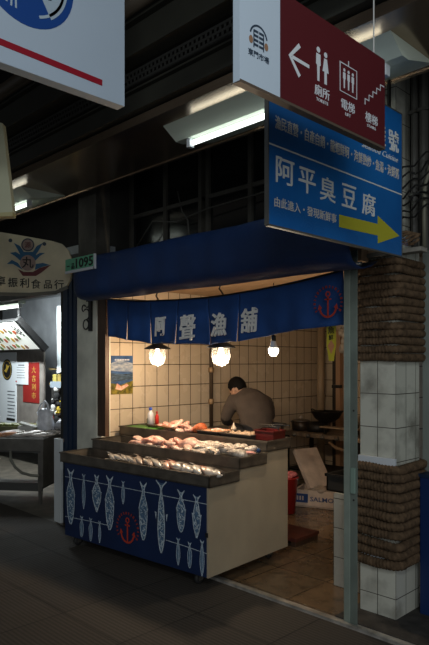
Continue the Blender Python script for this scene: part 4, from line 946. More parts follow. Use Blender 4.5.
# ------------------------------------------------------------------ hanging signs
# maroon direction sign
DX = -1.265
t = thing('direction_sign', 'hanging white and maroon box sign with arrow, toilets, lift and stairs', 'sign', (DX, 1.36, 2.446))
bm = NB(); b2(bm, -.022, 0, 0, .846, .004, .350); obj('sign_box', bm, M_rim, t)
bm = NB(); b2(bm, -.024, .003, -.003, .189, 0, .353); obj('white_face', bm, M_signwhite, t)
bm = NB(); b2(bm, -.022, .003, .189, .846, .006, .353); obj('maroon_face', bm, M_red, t)
bm = NB(); b2(bm, -.025, .004, -.002, .848, -.004, .005); obj('bottom_edge', bm, mat('brown_edge', (.10, .075, .055), .5), t)
def ty(y): return y - 1.36
def tz(z): return z - 2.446
XF = .0035
bm = NB(); M = Matrix.Translation((XF, ty(1.599), tz(2.604))) @ FACE_X
stroke(bm, [(.012, 0), (.105, -.002)], .012, M, .001); stroke(bm, [(.052, .052), (0, 0), (.052, -.052)], .015, M, .001); obj('arrow', bm, M_white, t)
def pict(y, z, s, woman, parent, m=M_white):
    bm = NB(); M = Matrix.Translation((XF, y, z)) @ FACE_X
    plate(bm, arc(0, s * .42, s * .085, 0, 2 * PI, 14)[:-1], M, .001)
    if woman: plate(bm, [(-s * .07, s * .30), (s * .07, s * .30), (s * .16, -s * .12), (s * .06, -s * .12), (s * .06, -s * .5), (-s * .06, -s * .5), (-s * .06, -s * .12), (-s * .16, -s * .12)][::-1], M, .001)
    else: plate(bm, [(-s * .10, s * .30), (s * .10, s * .30), (s * .11, -s * .02), (s * .06, -s * .05), (s * .045, -s * .5), (-s * .045, -s * .5), (-s * .06, -s * .05), (-s * .11, -s * .02)][::-1], M, .001)
    return obj('pictogram', bm, m, parent)
pict(ty(1.757), tz(2.630), .118, False, t); pict(ty(1.800), tz(2.628), .112, True, t)
bm = NB(); M = Matrix.Translation((XF, ty(1.945), tz(2.632))) @ FACE_X
stroke(bm, [(-.055, .052), (.055, .052), (.055, -.052), (-.055, -.052), (-.055, .055)], .004, M, .001); stroke(bm, [(0, .054), (0, .072)], .004, M, .001); obj('lift_frame', bm, M_white, t)
for dy in (-.028, 0, .028): pict(ty(1.945) + dy, tz(2.632), .072, False, t)
bm = NB(); M = Matrix.Translation((XF, ty(2.118), tz(2.628))) @ FACE_X
P = []; 
for k in range(5): P += [(-.06 + k * .028, -.05 + k * .022), (-.06 + k * .028 , -.05 + (k + 1) * .022)]
P.append((.08, .06)); stroke(bm, P, .005, M, .001); obj('stairs_symbol', bm, M_white, t)
for body, y, z, h, w_ in (('廁所', 1.780, 2.539, .038, .088), ('電梯', 1.942, 2.537, .038, .088), ('樓梯', 2.105, 2.535, .038, .088)):
    text(body, (XF, ty(y), tz(z)), h, M_white, t, FACE_X, w=w_, bold=.004, ext=.001)
for body, y, z, w_ in (('TOILETS', 1.780, 2.507, .07), ('LIFT', 1.942, 2.505, .034), ('STAIRS', 2.105, 2.504, .062)):
    text(body, (XF, ty(y), tz(z)), .011, M_white, t, FACE_X, w=w_, ext=.001)
M_navy = mat('sign_navy_ink', (.03, .05, .08), .5); M_tan = mat('sign_tan_ink', (.30, .17, .10), .5)
ym = ty(1.4435)
bm = NB(); M = Matrix.Translation((XF, ym, tz(2.600))) @ FACE_X
stroke(bm, arc(0, .0, .040, .25, PI - .25, 18), .0055, M, .001); obj('logo_arc', bm, M_navy, t)
bm = NB()
for sx in (-.012, .012):
    for k in range(4): stroke(bm, [(sx - .010, .020 - k * .014), (sx + .010, .020 - k * .014)], .007, M, .001)
    stroke(bm, [(sx * 1.9, .022), (sx * 1.9, -.032)], .004, M, .001)
obj('logo_building', bm, M_navy, t)
for sx in (-.036, .036):
    bm = NB(); plate(bm, [(sx + a * .75, b - .012) for a, b in arc(0, 0, .012, 0, 2 * PI, 14)[:-1]], M, .001); obj('logo_lantern', bm, M_tan, t)
text('東門市場', (XF, ym, tz(2.548)), .021, M_navy, t, FACE_X, w=.098, bold=.006, ext=.001)
for y in (.06, ty(2.144)):
    bm = NB(); tube(bm, [(-.01, y, .30), (-.01, y, 1.655)], .0028, 6); obj('suspension_wire', bm, mat('pale_wire', (.5, .5, .48), .5), t)
    bm = NB(); lathe(bm, [(.010, 0), (.010, .03), (0, .03)], 10, Matrix.Translation((-.01, y, .29))); obj('wire_fitting', bm, M_ink, t)

# large white sign at the top left
t = thing('round_logo_sign', 'large white hanging sign with a blue wave roundel and a red stripe', 'sign', (-2.398, .60, 2.82))
bm = NB(); b2(bm, -.06, 0, 0, 1.171, 0, .90, .003); obj('sign_box', bm, mat('white_sign_sheet2', (.45, .54, .64), .5, noise=.03, nscale=2), t)
M = Matrix.Translation((.0005, 0, 0)) @ FACE_X
bm = NB(); stroke(bm, [(.1, .092), (1.041, .072)], .028, M, .0015); obj('red_stripe', bm, mat('stripe_red', (.30, .006, .02), .5), t)
cy, cz, R_ = .665, .415, .222
bm = NB(); plate(bm, arc(cy, cz, R_, 0, 2 * PI, 48)[:-1], M, .0015); obj('blue_roundel', bm, mat('roundel_blue', (.008, .06, .27), .5), t)
M2 = Matrix.Translation((.0022, 0, 0)) @ FACE_X
bm = NB(); plate(bm, [p for p in arc(cy, cz, R_ * .86, -.95, .9, 20)] + [(cy - .02, cz + .1), (cy + .03, cz - .02)], M2, .0012); obj('pale_field', bm, mat('roundel_pale', (.40, .50, .58), .5), t)
bm = NB()
for k in range(6):
    a = 3.6 + k * .24; stroke(bm, [(cy - .06 + .10 * math.cos(a) * (.3 + .2 * j), cz - .01 + .17 * math.sin(a) * (.35 + .2 * j) + .02 * math.sin(j)) for j in range(4)], .008, M2, .0012)
obj('wave_lines', bm, mat('roundel_lines', (.42, .52, .60), .5), t)
for a_, b_, c_ in ((.13, .02, .042), (.08, .075, .02)):
    bm = NB(); plate(bm, arc(cy - a_, cz - b_, c_, 0, 2 * PI, 16)[:-1], M2, .0012); obj('wave_crest', bm, mat('roundel_lines', (.42, .52, .60), .5), t)
bm = NB(); stroke(bm, arc(cy, cz, R_ * .78, -1.25, -.2, 16), .012, M2, .0012)
obj('roundel_arc', bm, mat('roundel_lines', (.42, .52, .60), .5), t)
M3 = Matrix.Translation((.0038, 0, 0)) @ FACE_X; bm = NB()
for k, (a, b, s) in enumerate(((.05, -.045, .022), (.085, -.02, .018), (.11, .03, .02), (.06, .01, .018), (.10, -.06, .016))): plate(bm, arc(cy + a, cz + b, s, 0, 2 * PI, 7)[:-1], M3, .001)
obj('dark_marks', bm, M_navy, t)
for y in (.2, 1.0):
    bm = NB(); tube(bm, [(-.03, y, .9), (-.03, y, 1.28)], .003, 6); obj('suspension_wire', bm, M_steel, t)

# cream sign at the left edge
t = thing('cream_sign', 'plain cream hanging board cut by the left edge of the picture', 'sign', (-3.35, 1.36, 2.37))
bm = NB(); prism(bm, [(-.16, 0), (.0, .0), (.315, .025), (.26, .50), (.0, .56), (-.16, .56)], .05, Matrix.Translation((0, 0, 0)) @ Matrix.Rotation(math.radians(45), 4, 'Z') @ FACE_Y)
obj('board', bm, mat('cream_board', (.35, .35, .24), .6, noise=.06), t)
bm = NB(); prism(bm, [(-.16, -.02), (.315, .004), (.315, .025), (-.16, 0)], .056, Matrix.Rotation(math.radians(45), 4, 'Z') @ FACE_Y); obj('lower_edge', bm, mat('yellowish_edge', (.30, .27, .13), .5), t)
bm = NB(); tube(bm, [(.02, .02, .54), (.02, .02, 1.72)], .003, 6); obj('suspension_wire', bm, M_steel, t)

# blue sign
t = thing('blue_shop_sign', 'blue shop sign with silver lettering and a yellow arrow above the column', 'sign', (-1.674, 1.981, 2.177))
M_bsign = mat('blue_sign_sheet', (.006, .085, .30), .38, nscale=1.8, col2=(.012, .15, .46), noise=.2, spec=.4)
bm = NB(); b2(bm, -.018, 0, 0, 1.125, 0, .775, .002); obj('sign_box', bm, M_bsign, t)
bm = NB(); b2(bm, -.020, .001, -.006, 0, -.004, .779); b2(bm, -.020, .001, 0, 1.125, -.008, 0); b2(bm, -.020, .001, 1.125, 1.131, -.008, .779); b2(bm, -.020, .001, 0, 1.125, .775, .781); obj('frame', bm, mat('sign_frame', (.12, .12, .11), .5, metal=.4), t)
M = Matrix.Translation((.0006, 0, 0)) @ FACE_X
bm = NB(); stroke(bm, [(0, .338), (1.125, .335)], .007, M, .001); obj('dividing_line', bm, M_signtext, t)
bm = NB()
for k in range(16):
    cx_ = .06 + k * .072; cz_ = .03 + .03 * math.sin(k * 1.3)
    for q in range(3): stroke(bm, arc(cx_, cz_, .022 + .016 * q, .2, PI - .2, 10), .0018, M, .0006)
obj('wave_pattern', bm, mat('lighter_blue_print', (.02, .13, .36), .45), t); bm = NB()
for k in range(4): stroke(bm, [(.02 + 1.05 * i / 24, .60 - .02 * k + .02 * math.sin(i * .6 + k * .5)) for i in range(25)], .002, M, .0006)
obj('ripple_lines', bm, mat('lighter_blue_print', (.02, .13, .36), .45), t)
bm = NB(); a = [(.03, .60), (.07, .615), (.12, .60), (.18, .545)]; stroke(bm, [(.03, .575), (.06, .60), (.10, .60), (.15, .575), (.20, .525)], [.002, .012, .014, .012, .001], M, .001); stroke(bm, [(.17, .55), (.21, .565), (.25, .55), (.29, .515)], [.002, .012, .012, .001], M, .001)
stroke(bm, [(.19, .54), (.25, .535), (.31, .57), (.36, .58)], [.002, .01, .008, .001], M, .001)
obj('white_swoosh', bm, M_signtext, t)
row = '漁民直營・自產自銷・龍蝦鮮蚵・海鮮熱炒・魚湯・海鮮粥'
text(row, (.0012, .565, .440), .058, M_signtext2, t, FACE_X, w=1.05, bold=.003, ext=.001)
main = '阿平臭豆腐'
for ch, y, z in zip(main, (2.088, 2.245, 2.405, 2.585, 2.765), (2.418, 2.41, 2.402, 2.404, 2.396)):
    text(ch, (.0012, y - 1.981, z - 2.177), .112, M_signtext, t, FACE_X, w=.125, bold=.006, ext=.002)
text('由此進入・發現新鮮事', (.0012, .265, .100), .044, M_signtext2, t, FACE_X, w=.46, bold=.003, ext=.001)
text('陸', (.0012, .905, .612), .115, M_signtext, t, FACE_X, w=.09, bold=.01, ext=.002)
text('號', (.0012, 1.035, .606), .115, M_signtext, t, FACE_X, w=.105, bold=.01, ext=.002)
text('Seafood Cuisine', (.0012, .90, .515), .030, M_signtext, t, FACE_X, w=.36, shear=.3, ext=.001)
bm = NB(); plate(bm, [(.518, .065), (.872, .075), (.872, .035), (1.097, .105), (.872, .178), (.872, .135), (.518, .125)], M, .001)
obj('yellow_arrow', bm, M_signyellow, t)
for y, z in ((1.0, 1.9), (.2, .92)):
    bm = NB(); b2(bm, -.018, -.006, y, y + .02, .78, z); obj('hanger_bar', bm, M_black, t)
bm = NB(); tube(bm, [(-.02, 1.0 + .03 * math.cos(a), .82 + .03 * math.sin(a)) for a in [2 * PI * k / 16 for k in range(17)]], .004, 6); obj('ring', bm, M_steel, t, smooth=True)

# ------------------------------------------------------------------ neighbour shop on the left
# signboard roughly facing the camera; k metres per photograph pixel at its distance
RT = Vector((.70392, .71028, 0)); FWv = Vector((-.71028, .70392, 0)); k_ = .00927
SO = Vector((-5.448, 2.60, 1.6))
SM = Matrix.Translation(SO) @ Matrix(((RT.x, 0, -FWv.x, 0), (RT.y, 0, -FWv.y, 0), (0, 1, 0, 0), (0, 0, 0, 1)))
def sp(px, py): return (px * k_, (361 - py) * k_)
t = thing('neighbour_signboard', 'aged cream signboard with black characters and a blue and red crest', 'sign', (0, 0, 0))
t.matrix_world = SM
I4 = Matrix()
bm = NB(); prism(bm, [sp(*p) for p in ((-60, 236), (-20, 231), (0, 232), (30, 237), (52, 241), (62, 244), (68, 250), (71, 258), (72, 268), (70, 280), (66, 287), (56, 291), (30, 294), (0, 293), (-60, 291))][::-1], .05, Matrix.Translation((0, 0, -.05)))
obj('board', bm, mat('aged_cream_board', (.58, .53, .37), .6, noise=.12, nscale=5), t)
bm = NB(); stroke(bm, [sp(*p) for p in ((-60, 292.5), (0, 294), (30, 294.5), (56, 292.5), (68, 287))], .03, Matrix.Translation((0, 0, .001)), .01); obj('lower_rim', bm, mat('rim_grey', (.10, .10, .08), .5), t)
for ch, px, py, s in (('卓', 1, 281, .088), ('振', 13, 282.5, .088), ('利', 24.5, 283, .088), ('食', 36, 284, .088), ('品', 48, 284.5, .078), ('行', 59, 284.5, .088)):
    x_, z_ = sp(px, py); text(ch, (x_, z_, .001), s, M_ink, t, I4, bold=.003 if ch == '食' else .012, ext=.002)
text('丸', (*sp(28, 262.5), .008), .105, M_ink, t, I4, bold=.010, ext=.002)
M_crb = mat('crest_blue', (.02, .11, .22), .5); M_crr = mat('crest_red', (.12, .02, .02), .5)
bm = NB(); M = Matrix.Translation((0, 0, .001))
def pg(*pp): return [sp(*p) for p in pp][::-1]
prism(bm, pg((14, 243), (20, 246), (24, 252), (33, 252), (37, 246), (43, 243), (39, 250), (34, 258), (22, 258), (18, 250)), .003, M)
prism(bm, pg((10, 253), (16, 252), (24, 257), (22, 262), (15, 256)), .003, Matrix.Translation((0, 0, .0015))); prism(bm, pg((45, 253), (40, 253), (33, 257), (35, 261), (40, 256)), .003, Matrix.Translation((0, 0, .0015)))
prism(bm, pg((7, 264), (12, 260), (18, 263), (23, 270), (13, 264)), .003, M); prism(bm, pg((50, 265), (43, 263), (36, 264), (35, 270), (42, 267)), .003, M)
obj('crest_waves', bm, M_crb, t)
bm = NB(); prism(bm, pg((18, 269), (24, 272), (33, 272), (40, 268), (51, 265), (41, 273), (36, 276), (23, 276)), .004, M); obj('crest_hull', bm, M_crr, t)
M_crp = mat('crest_pale', (.30, .22, .19), .5)
bm = NB(); c_ = sp(28, 263); prism(bm, arc(c_[0], c_[1], .072, 0, 2 * PI, 24)[:-1], .003, Matrix.Translation((0, 0, .004))); obj('crest_disc', bm, M_crp, t)
bm = NB(); c_ = sp(28, 245); prism(bm, arc(c_[0], c_[1], .052, 0, 2 * PI, 24)[:-1], .003, Matrix.Translation((0, 0, .004))); obj('crest_disc', bm, M_crp, t)
bm = NB(); stroke(bm, arc(c_[0], c_[1], .055, 0, 2 * PI, 24), .010, Matrix.Translation((0, 0, .005)), .003)
obj('crest_ring', bm, M_navy, t)
for px in (10.5, 44.5):
    bm = NB(); q = sp(px, 240.5 if px < 20 else 244); prism(bm, arc(q[0], q[1], .018, 0, 2 * PI, 10)[:-1], .003, M); obj('crest_dot', bm, M_navy, t)
text('源', (*sp(28, 245), .008), .055, M_crr, t, I4, ext=.002)

# shop header beam, side curtain, pillar box
sbox('beam_shop', -8.5, -5.5, 3.30, 3.40, 2.30, 2.66, mat('header_grey', (.10, .10, .09), .6, noise=.3))
t = thing('counter_end_panel', 'white narrow counter end panel standing beside the blue post', 'panel', (-5.50, 3.19, -.002))
bm = NB(); b2(bm, 0, .125, 0, .03, 0, .83, .003); obj('white_panel', bm, mat('bluish_white_laminate', (.72, .77, .78), .45), t)
bm = NB(); b2(bm, 0, .125, .03, .45, .80, .83); obj('top_cap', bm, mat('cap_wood', (.22, .16, .11), .5), t)
bm = NB(); prism(bm, [(0, 0), (.26, .05), (.26, .98), (0, .98)], .02, Matrix.Translation((-8.02, 4.72, 1.42)) @ FACE_Y); tag(obj('hanging_sheet', bm, mat('pale_blue_sheet', (.75, .82, .85), .5)), 'pale blue-white sheet hanging at the right of the neighbour shop', 'sheet')

# work table with fish
ta = math.radians(38)
TB = Matrix.Translation((-6.203, 3.449, 0)) @ Matrix.Rotation(ta, 4, 'Z')
t = thing('steel_table', 'stainless fish table of the neighbour shop with a curved hose below', 'table', (-6.203, 3.449, -.002), ta)
bm = NB(); b2(bm, -1.6, .02, -.01, .55, .70, .735, .003); b2(bm, -1.6, .02, -.012, .0, .60, .735); obj('table_top', bm, M_steel, t)
bm = NB(); b2(bm, -1.55, 0, .01, .53, .58, .60); b2(bm, -1.55, 0, .012, .03, .15, .24); obj('apron', bm, mat('dim_steel', (.10, .10, .095), .5, metal=.5), t)
bm = NB(); b2(bm, -.02, .012, 0, .54, .20, .71); obj('end_panel', bm, M_steel, t)
for x, y in ((-.03, .03), (-.03, .50), (-1.5, .03), (-1.5, .5)):
    bm = NB(); lathe(bm, [(.022, 0), (.022, .01), (.03, .21), (.03, .58)], 4, Matrix.Translation((x, y, 0)) @ Matrix.Rotation(PI / 4, 4, 'Z')); obj('leg', bm, M_steel, t)
bm = NB(); b2(bm, -1.5, -.03, .04, .5, .16, .18); obj('lower_shelf', bm, mat('dim_steel', (.1, .1, .1)), t)
bm = NB(); tube(bm, [(-.36, -.02, .60), (-.35, -.03, .50), (-.30, -.03, .42), (-.22, -.03, .36), (-.12, -.03, .335), (-.02, -.03, .33)], .016, 10); obj('drain_hose', bm, mat('grey_hose', (.16, .16, .13), .5), t, smooth=True)
M_shopfish = fish_mat('shop_fish_skin', (.16, .14, .12), (.66, .60, .55)); M_shopor = fish_mat('salmon_skin', (.40, .12, .04), (.65, .30, .15))
def on_table(o, x, y, z, rz=0):
    o.location = TB @ Vector((x, y, z)); o.rotation_euler = (0, 0, ta + rz); return o
bm = NB(); 
b2(bm, -.62, .0, .02, .50, .735, .745)
bm.transform(TB); tag(obj('ice_sheet', bm, mat('shop_ice', (.30, .30, .29), .4, noise=.3, nscale=30, bump=.6)), 'thin layer of ice on the neighbour table under its fish', 'ice', kind='stuff')
pf = fish_mesh(.24, .06, M_shopfish); po = fish_mesh(.22, .06, M_shopor); firsts = {0: True, 1: True}
n_ = 0
for j in range(4):
    for i in range(5):
        o_ = (j == 0 and i < 2); src = po if o_ else pf
        o = src if firsts[int(o_)] else copy_tree(src); firsts[int(o_)] = False
        on_table(o, -.56 + i * .115 + .03 * (j % 2), .08 + j * .115, .762 + .012 * (i % 2), rr2.uniform(-.3, .3)); o.scale = (1.25, 1.25, 1.5)
        o['label'] = ('orange-bellied fish at the front of the neighbour table, %s from the left' % ORD[i]) if o_ else 'silver fish on the neighbour table, %s row from the front, %s from the left' % (ORD[j], ORD[i]); o['group'] = 'fish on the neighbour table'
# tray with greenish goods, foam, plastic bag
t = thing('green_tray', 'shallow tray of yellow-green wrapped goods behind the neighbour fish', 'tray'); on_table(t, -.50, .62, .735)
bm = NB(); b2(bm, -.35, .33, -.09, .14, 0, .02); b2(bm, -.35, .33, -.09, -.08, 0, .07); b2(bm, -.35, .33, .13, .14, 0, .07); b2(bm, .32, .33, -.09, .14, 0, .07); obj('tray_body', bm, mat('olive_tray', (.12, .12, .05), .5), t)
bm = NB()
for k in range(6): box(bm, (-.28 + k * .11, .02, .075), (.095, .17, .05), Matrix.Rotation(.2 * math.sin(k * 3), 3, 'Z'), .01)
obj('wrapped_goods', bm, mat('green_wrap', (.20, .22, .06), .35, noise=.5, nscale=20), t)
bm = NB(); b2(bm, -.09, .09, -.06, .06, 0, .09, .005); box(bm, (.02, 0, .10), (.20, .14, .015), Matrix.Rotation(.3, 3, 'Y')); o = tag(obj('foam_box', bm, mat('shop_white_foam', (.55, .55, .52), .7)), 'white foam box with askew lid left of the plastic bag', 'foam box'); on_table(o, -.36, .40, .745, .2)
sbox_t = thing('side_counter', 'low cluttered side counter behind the plastic bag', 'counter', (-6.35, 4.15, 0), ta)
bm = NB(); b2(bm, -.3, .55, 0, .5, 0, .74); obj('counter_body', bm, mat('dark_counter_side', (.06, .055, .05), .6), sbox_t)
bm = NB(); b2(bm, -.32, .57, -.02, .52, .74, .76); obj('counter_top', bm, M_steel, sbox_t)
M_bag = mat('translucent_plastic', (.70, .72, .78), .3, noise=.2, nscale=18, bump=.6, bscale=25)
t = thing('plastic_bag', 'white plastic carrier bag with upright handles on the neighbour counter', 'plastic bag', TB @ Vector((-.15, .44, .745)), ta)
t.scale = (1.15, 1.15, 1.25)
bm = NB(); r_ = random.Random(12); rings = []
for j, (z, w_, d_) in enumerate(((0, .07, .05), (.03, .085, .06), (.10, .088, .06), (.16, .075, .055), (.20, .09, .05), (.225, .05, .03), (.235, .02, .015))):
    rings.append([(math.cos(a) * w_ * r_.uniform(.85, 1.15), math.sin(a) * d_ * r_.uniform(.8, 1.2), z + r_.uniform(-.008, .008)) for a in [2 * PI * i / 16 for i in range(16)]])
loft(bm, rings); obj('bag_body', bm, M_bag, t, smooth=True)
for s in (-1, 1):
    bm = NB(); tube(bm, [(s * .02 - .05, .01 * s, .21), (s * .012 - .03, .01 * s, .27), (.0, .01 * s, .305), (.03, .01 * s, .27), (.045, .01 * s, .21)], .008, 6); obj('handle', bm, M_bag, t, smooth=True)
bm = NB(); rings = []
for j in range(7):
    x = j * .035; w_ = .03 + .035 * math.sin(j * .5 + .3); rings.append([(x, math.cos(a) * w_ * r_.uniform(.8, 1.2), .05 + math.sin(a) * w_ * r_.uniform(.7, 1.2) - .004 * j + .03 * math.sin(j)) for a in [2 * PI * i / 10 for i in range(10)]])
loft(bm, rings); o = tag(obj('crumpled_bag', bm, M_bag, smooth=True), 'crumpled clear plastic spilling to the right of the upright carrier bag', 'plastic bag'); o.location = TB @ Vector((-.02, .46, .775)); o.scale = (1.2, 1.2, 1.1); o.rotation_euler = (0, 0, ta)

# boards and posters on the shop's back wall (facing -Y)
def flat(name, label, cat, x0, x1, z0, z1, y, m, th=.012):
    t = thing(name, label, cat, ((x0 + x1) / 2, y, z0)); bm = NB(); b2(bm, x0 - (x0 + x1) / 2, x1 - (x0 + x1) / 2, -th, 0, 0, z1 - z0, .001); obj('sheet', bm, m, t); return t
M_paper = mat('cool_white_paper', (.72, .77, .80), .6); M_brownfr = mat('brown_partition', (.07, .04, .025), .6)
flat('partition', 'tall dark partition holding the shop notices', 'partition', -9.9, -8.28, .3, 1.78, 4.66, mat('partition_grey', (.20, .18, .16), .6, noise=.2), .03)
t = flat('notice_board', 'tall white board with a round black and gold bird badge', 'board', -9.95, -9.12, .60, 1.74, 4.629, M_paper)
cx_ = -9.33 + 9.535
bm = NB(); prism(bm, arc(-9.42 + 9.535, .86, .17, 0, 2 * PI, 28)[:-1], .003, Matrix.Translation((0, -.012, 0)) @ FACE_Y); obj('badge', bm, M_ink, t)
bm = NB(); MM = Matrix.Translation((0, -.016, 0)) @ FACE_Y; bx, bz = -9.42 + 9.535, .86
stroke(bm, arc(bx, bz, .14, 0, 2 * PI, 28), .008, MM, .002); prism(bm, [(bx - .09, bz - .02), (bx - .02, bz - .05), (bx + .09, bz + .07), (bx + .03, bz + .06), (bx - .01, bz + .09), (bx - .03, bz + .02)][::1], .002, MM)
obj('bird_mark', bm, mat('badge_gold', (.50, .34, .05), .5), t)
bm = NB()
for k in range(8): b2(bm, .13, .39 - .02 * (k % 3), -.0145, -.0115, .12 + k * .055, .135 + k * .055)
obj('print_lines', bm, mat('grey_print', (.12, .13, .15), .6), t)
bm = NB(); b2(bm, .10, .38, -.016, -.0115, .045, .085); obj('bold_print', bm, M_ink, t)
t = flat('notice_sheet', 'small white notice sheet overlapping the red couplet', 'notice', -9.14, -8.72, 1.235, 1.585, 4.618, M_paper, .006)
bm = NB()
for k in range(5): b2(bm, -.15, .13 - .03 * (k % 2), -.0085, -.0055, .10 + k * .04, .108 + k * .04)
b2(bm, -.10, .10, -.0085, -.0055, .29, .31); obj('print_lines', bm, mat('grey_print2', (.18, .18, .2), .6), t)
bm = NB(); b2(bm, -.19, -.15, -.0085, -.0055, .03, .055); obj('red_stamp', bm, mat('stamp_red', (.4, .03, .03), .6), t)
t = flat('red_couplet', 'red paper couplet with gold characters on the neighbour wall', 'couplet', -8.90, -8.40, .965, 1.575, 4.63, mat('couplet_red', (.24, .012, .009), .6), .008)
for ch, z in zip('大吉利市', (.50, .37, .24, .11)): text(ch, (.09, -.009, z), .10, M_gold, t, FACE_Y, w=.12)
# tilted menu light box hanging from the ceiling
t = thing('menu_light_box', 'tilted lit menu box with food pictures hanging in the neighbour shop', 'light box', (-8.40, 4.40, 1.76))
lb = Matrix.Rotation(-math.radians(52), 4, 'X') @ Matrix.Diagonal((1, 1, 1, 1))
W_ = .52
def tilt(bm):
    for v in bm.verts: v.co = Matrix.Rotation(math.radians(46), 4, 'X') @ v.co
bm = NB(); b2(bm, -1.4, W_, -.0, .06, 0, .56); tilt(bm); obj('case', bm, M_black, t)
bm = NB(); b2(bm, -1.38, W_ - .03, -.004, 0, .02, .54); tilt(bm); obj('lit_face', bm, mat('menu_face', (.6, .6, .55), .4, emit=(.86, .92, .86), estr=.42), t)
bm = NB(); b2(bm, W_ - .025, W_ + .055, -.02, .07, -.02, .58); tilt(bm); obj('side_frame', bm, M_black, t)
cols = [((.30, .05, .01), 'a'), ((.10, .16, .03), 'b'), ((.35, .20, .02), 'c'), ((.14, .06, .03), 'd'), ((.08, .12, .05), 'e')]
for k in range(9):
    x_ = -.78 + k * .115; r_ = random.Random(k)
    for q in range(3):
        bm = NB(); x2 = x_ + .02 * q; z2 = .08 + .15 * q + r_.uniform(-.03, .03); prism(bm, [(x2 + .045 * math.cos(a) * r_.uniform(.7, 1.1), z2 + .05 * math.sin(a) * r_.uniform(.7, 1.1)) for a in [2 * PI * i / 9 for i in range(9)]], .002, Matrix.Translation((0, -.005, 0)) @ FACE_Y)
        tilt(bm); c_, nm = cols[(k + q) % 5]; obj('food_picture', bm, mat('menu_pic_' + nm, c_, .4, emit=c_, estr=.5), t)
bm = NB()
for k in range(3):
    for q in range(3): b2(bm, .24 + k * .055, .275 + k * .055, -.007, -.004, .34 - .03 * k + q * .055, .375 - .03 * k + q * .055)
tilt(bm); obj('menu_characters', bm, M_ink, t)
for x in (.1, -.8):
    bm = NB(); tube(bm, [(x, .1 - .25, .30), (x, -.15, .88)], .02, 8); obj('hanger', bm, M_black, t)
# ceiling tube of the shop
t = thing('shop_tube_light', 'lit ceiling tube of the neighbour shop at the left edge', 'light', (-7.6, 3.75, 2.30))
bm = NB(); b2(bm, -1.2, .35, -.05, .05, .03, .07); obj('housing', bm, M_reflector, t)
bm = NB(); tube(bm, [(-1.15, 0, 0), (.30, 0, 0)], .018, 12); obj('tube', bm, M_tube, t, smooth=True)
for x in (-1.17, .30):
    bm = NB(); b2(bm, x, x + .03, -.02, .02, -.02, .035); obj('socket', bm, M_white, t)
for x in (-1.0, .2):
    bm = NB(); b2(bm, x, x + .02, -.01, .01, .07, .36); obj('hanger', bm, M_black, t)
# globe lamp fitting near the post
t = thing('lamp_holder', 'pale round lamp holder hanging at the right of the neighbour shop front', 'lamp', (-5.80, 3.55, 2.05))
bm = NB(); lathe(bm, [(0, 0), (.04, .01), (.06, .05), (.05, .09), (.075, .10), (.075, .14), (0, .145)], 18); obj('globe', bm, mat('cream_globe', (.34, .32, .25), .4), t, smooth=True)
bm = NB(); lathe(bm, [(.01, .14), (.01, .62)], 8); obj('stem', bm, M_black, t)
# shelf unit with goods, dolls
t = thing('wall_shelf', 'yellow-wood shelf with a grey-blue ledge in the neighbour shop', 'shelf', (-8.0, 4.72, .75))
bm = NB(); b2(bm, -.28, .34, 0, .20, .72, .74); b2(bm, -.28, .34, 0, .20, .50, .52); b2(bm, -.28, .34, .18, .20, 0, .80); obj('shelf_boards', bm, mat('yellow_wood', (.24, .17, .06), .6, noise=.3), t)
bm = NB(); b2(bm, -.16, .25, -.05, .0, .46, .55); obj('ledge', bm, mat('grey_blue_ledge', (.25, .29, .33), .5), t)
for k, (x, col, lab) in enumerate(((-.20, (.45, .38, .10), 'yellow packet on the neighbour shelf, leftmost'), (-.06, (.35, .26, .07), 'ochre packet on the neighbour shelf, second from the left'), (.08, (.40, .33, .16), 'pale yellow packet on the neighbour shelf, third from the left'), (.22, (.22, .14, .05), 'brown packet on the neighbour shelf, rightmost'))):
    t2 = thing('packet', lab, 'packet', (-8.0 + x, 4.80, 1.272), 0, 'packets on the neighbour shelf'); bm = NB(); b2(bm, -.05, .05, -.04, .04, 0, .13, .008); obj('pack', bm, mat('packet_%d' % k, col, .5), t2)
for k, (x, z, lab) in enumerate(((-8.10, 1.30 + .20, 'magenta pouch lying on the neighbour shelf top, left one'), (-7.90, 1.50, 'magenta pouch lying on the neighbour shelf top, right one'))):
    bm = NB(); bmesh.ops.create_uvsphere(bm, u_segments=14, v_segments=10, radius=.06, matrix=Matrix.Diagonal((1.2, .7, .8, 1))); o = tag(obj('pouch', bm, mat('magenta_cloth', (.40, .03, .28), .6), smooth=True), lab, 'pouch', 'magenta pouches'); o.location = (x, 4.80, 1.535)
def doll(x, y, z, s, cb, ch, label):
    t = thing('soft_toy', label, 'soft toy', (x, y, z), 0, 'soft toys hanging in the neighbour shop')
    bm = NB(); ellip(bm, (0, 0, .06), (.05, .04, .06), Matrix.Scale(s, 4)); obj('body', bm, cb, t, smooth=True)
    bm = NB(); ellip(bm, (0, 0, .15), (.045, .04, .042), Matrix.Scale(s, 4)); obj('head', bm, ch, t, smooth=True)
    for q in (-1, 1):
        bm = NB(); ellip(bm, (q * .035, 0, .19), (.016, .012, .018), Matrix.Scale(s, 4), 10); obj('ear', bm, cb, t, smooth=True)
        bm = NB(); ellip(bm, (q * .03, -.02, .01), (.018, .03, .018), Matrix.Scale(s, 4), 10); obj('leg', bm, cb, t, smooth=True)
    bm = NB(); tube(bm, [(0, .02, .18 * s), (0, .02, .26 * s)], .002, 5); obj('cord', bm, M_ink, t)
mk = mat('toy_black', (.015, .015, .015), .9); mw = mat('toy_white', (.55, .55, .52), .9); my = mat('toy_yellow', (.45, .32, .03), .9); mr_ = mat('toy_red', (.38, .04, .02), .9)
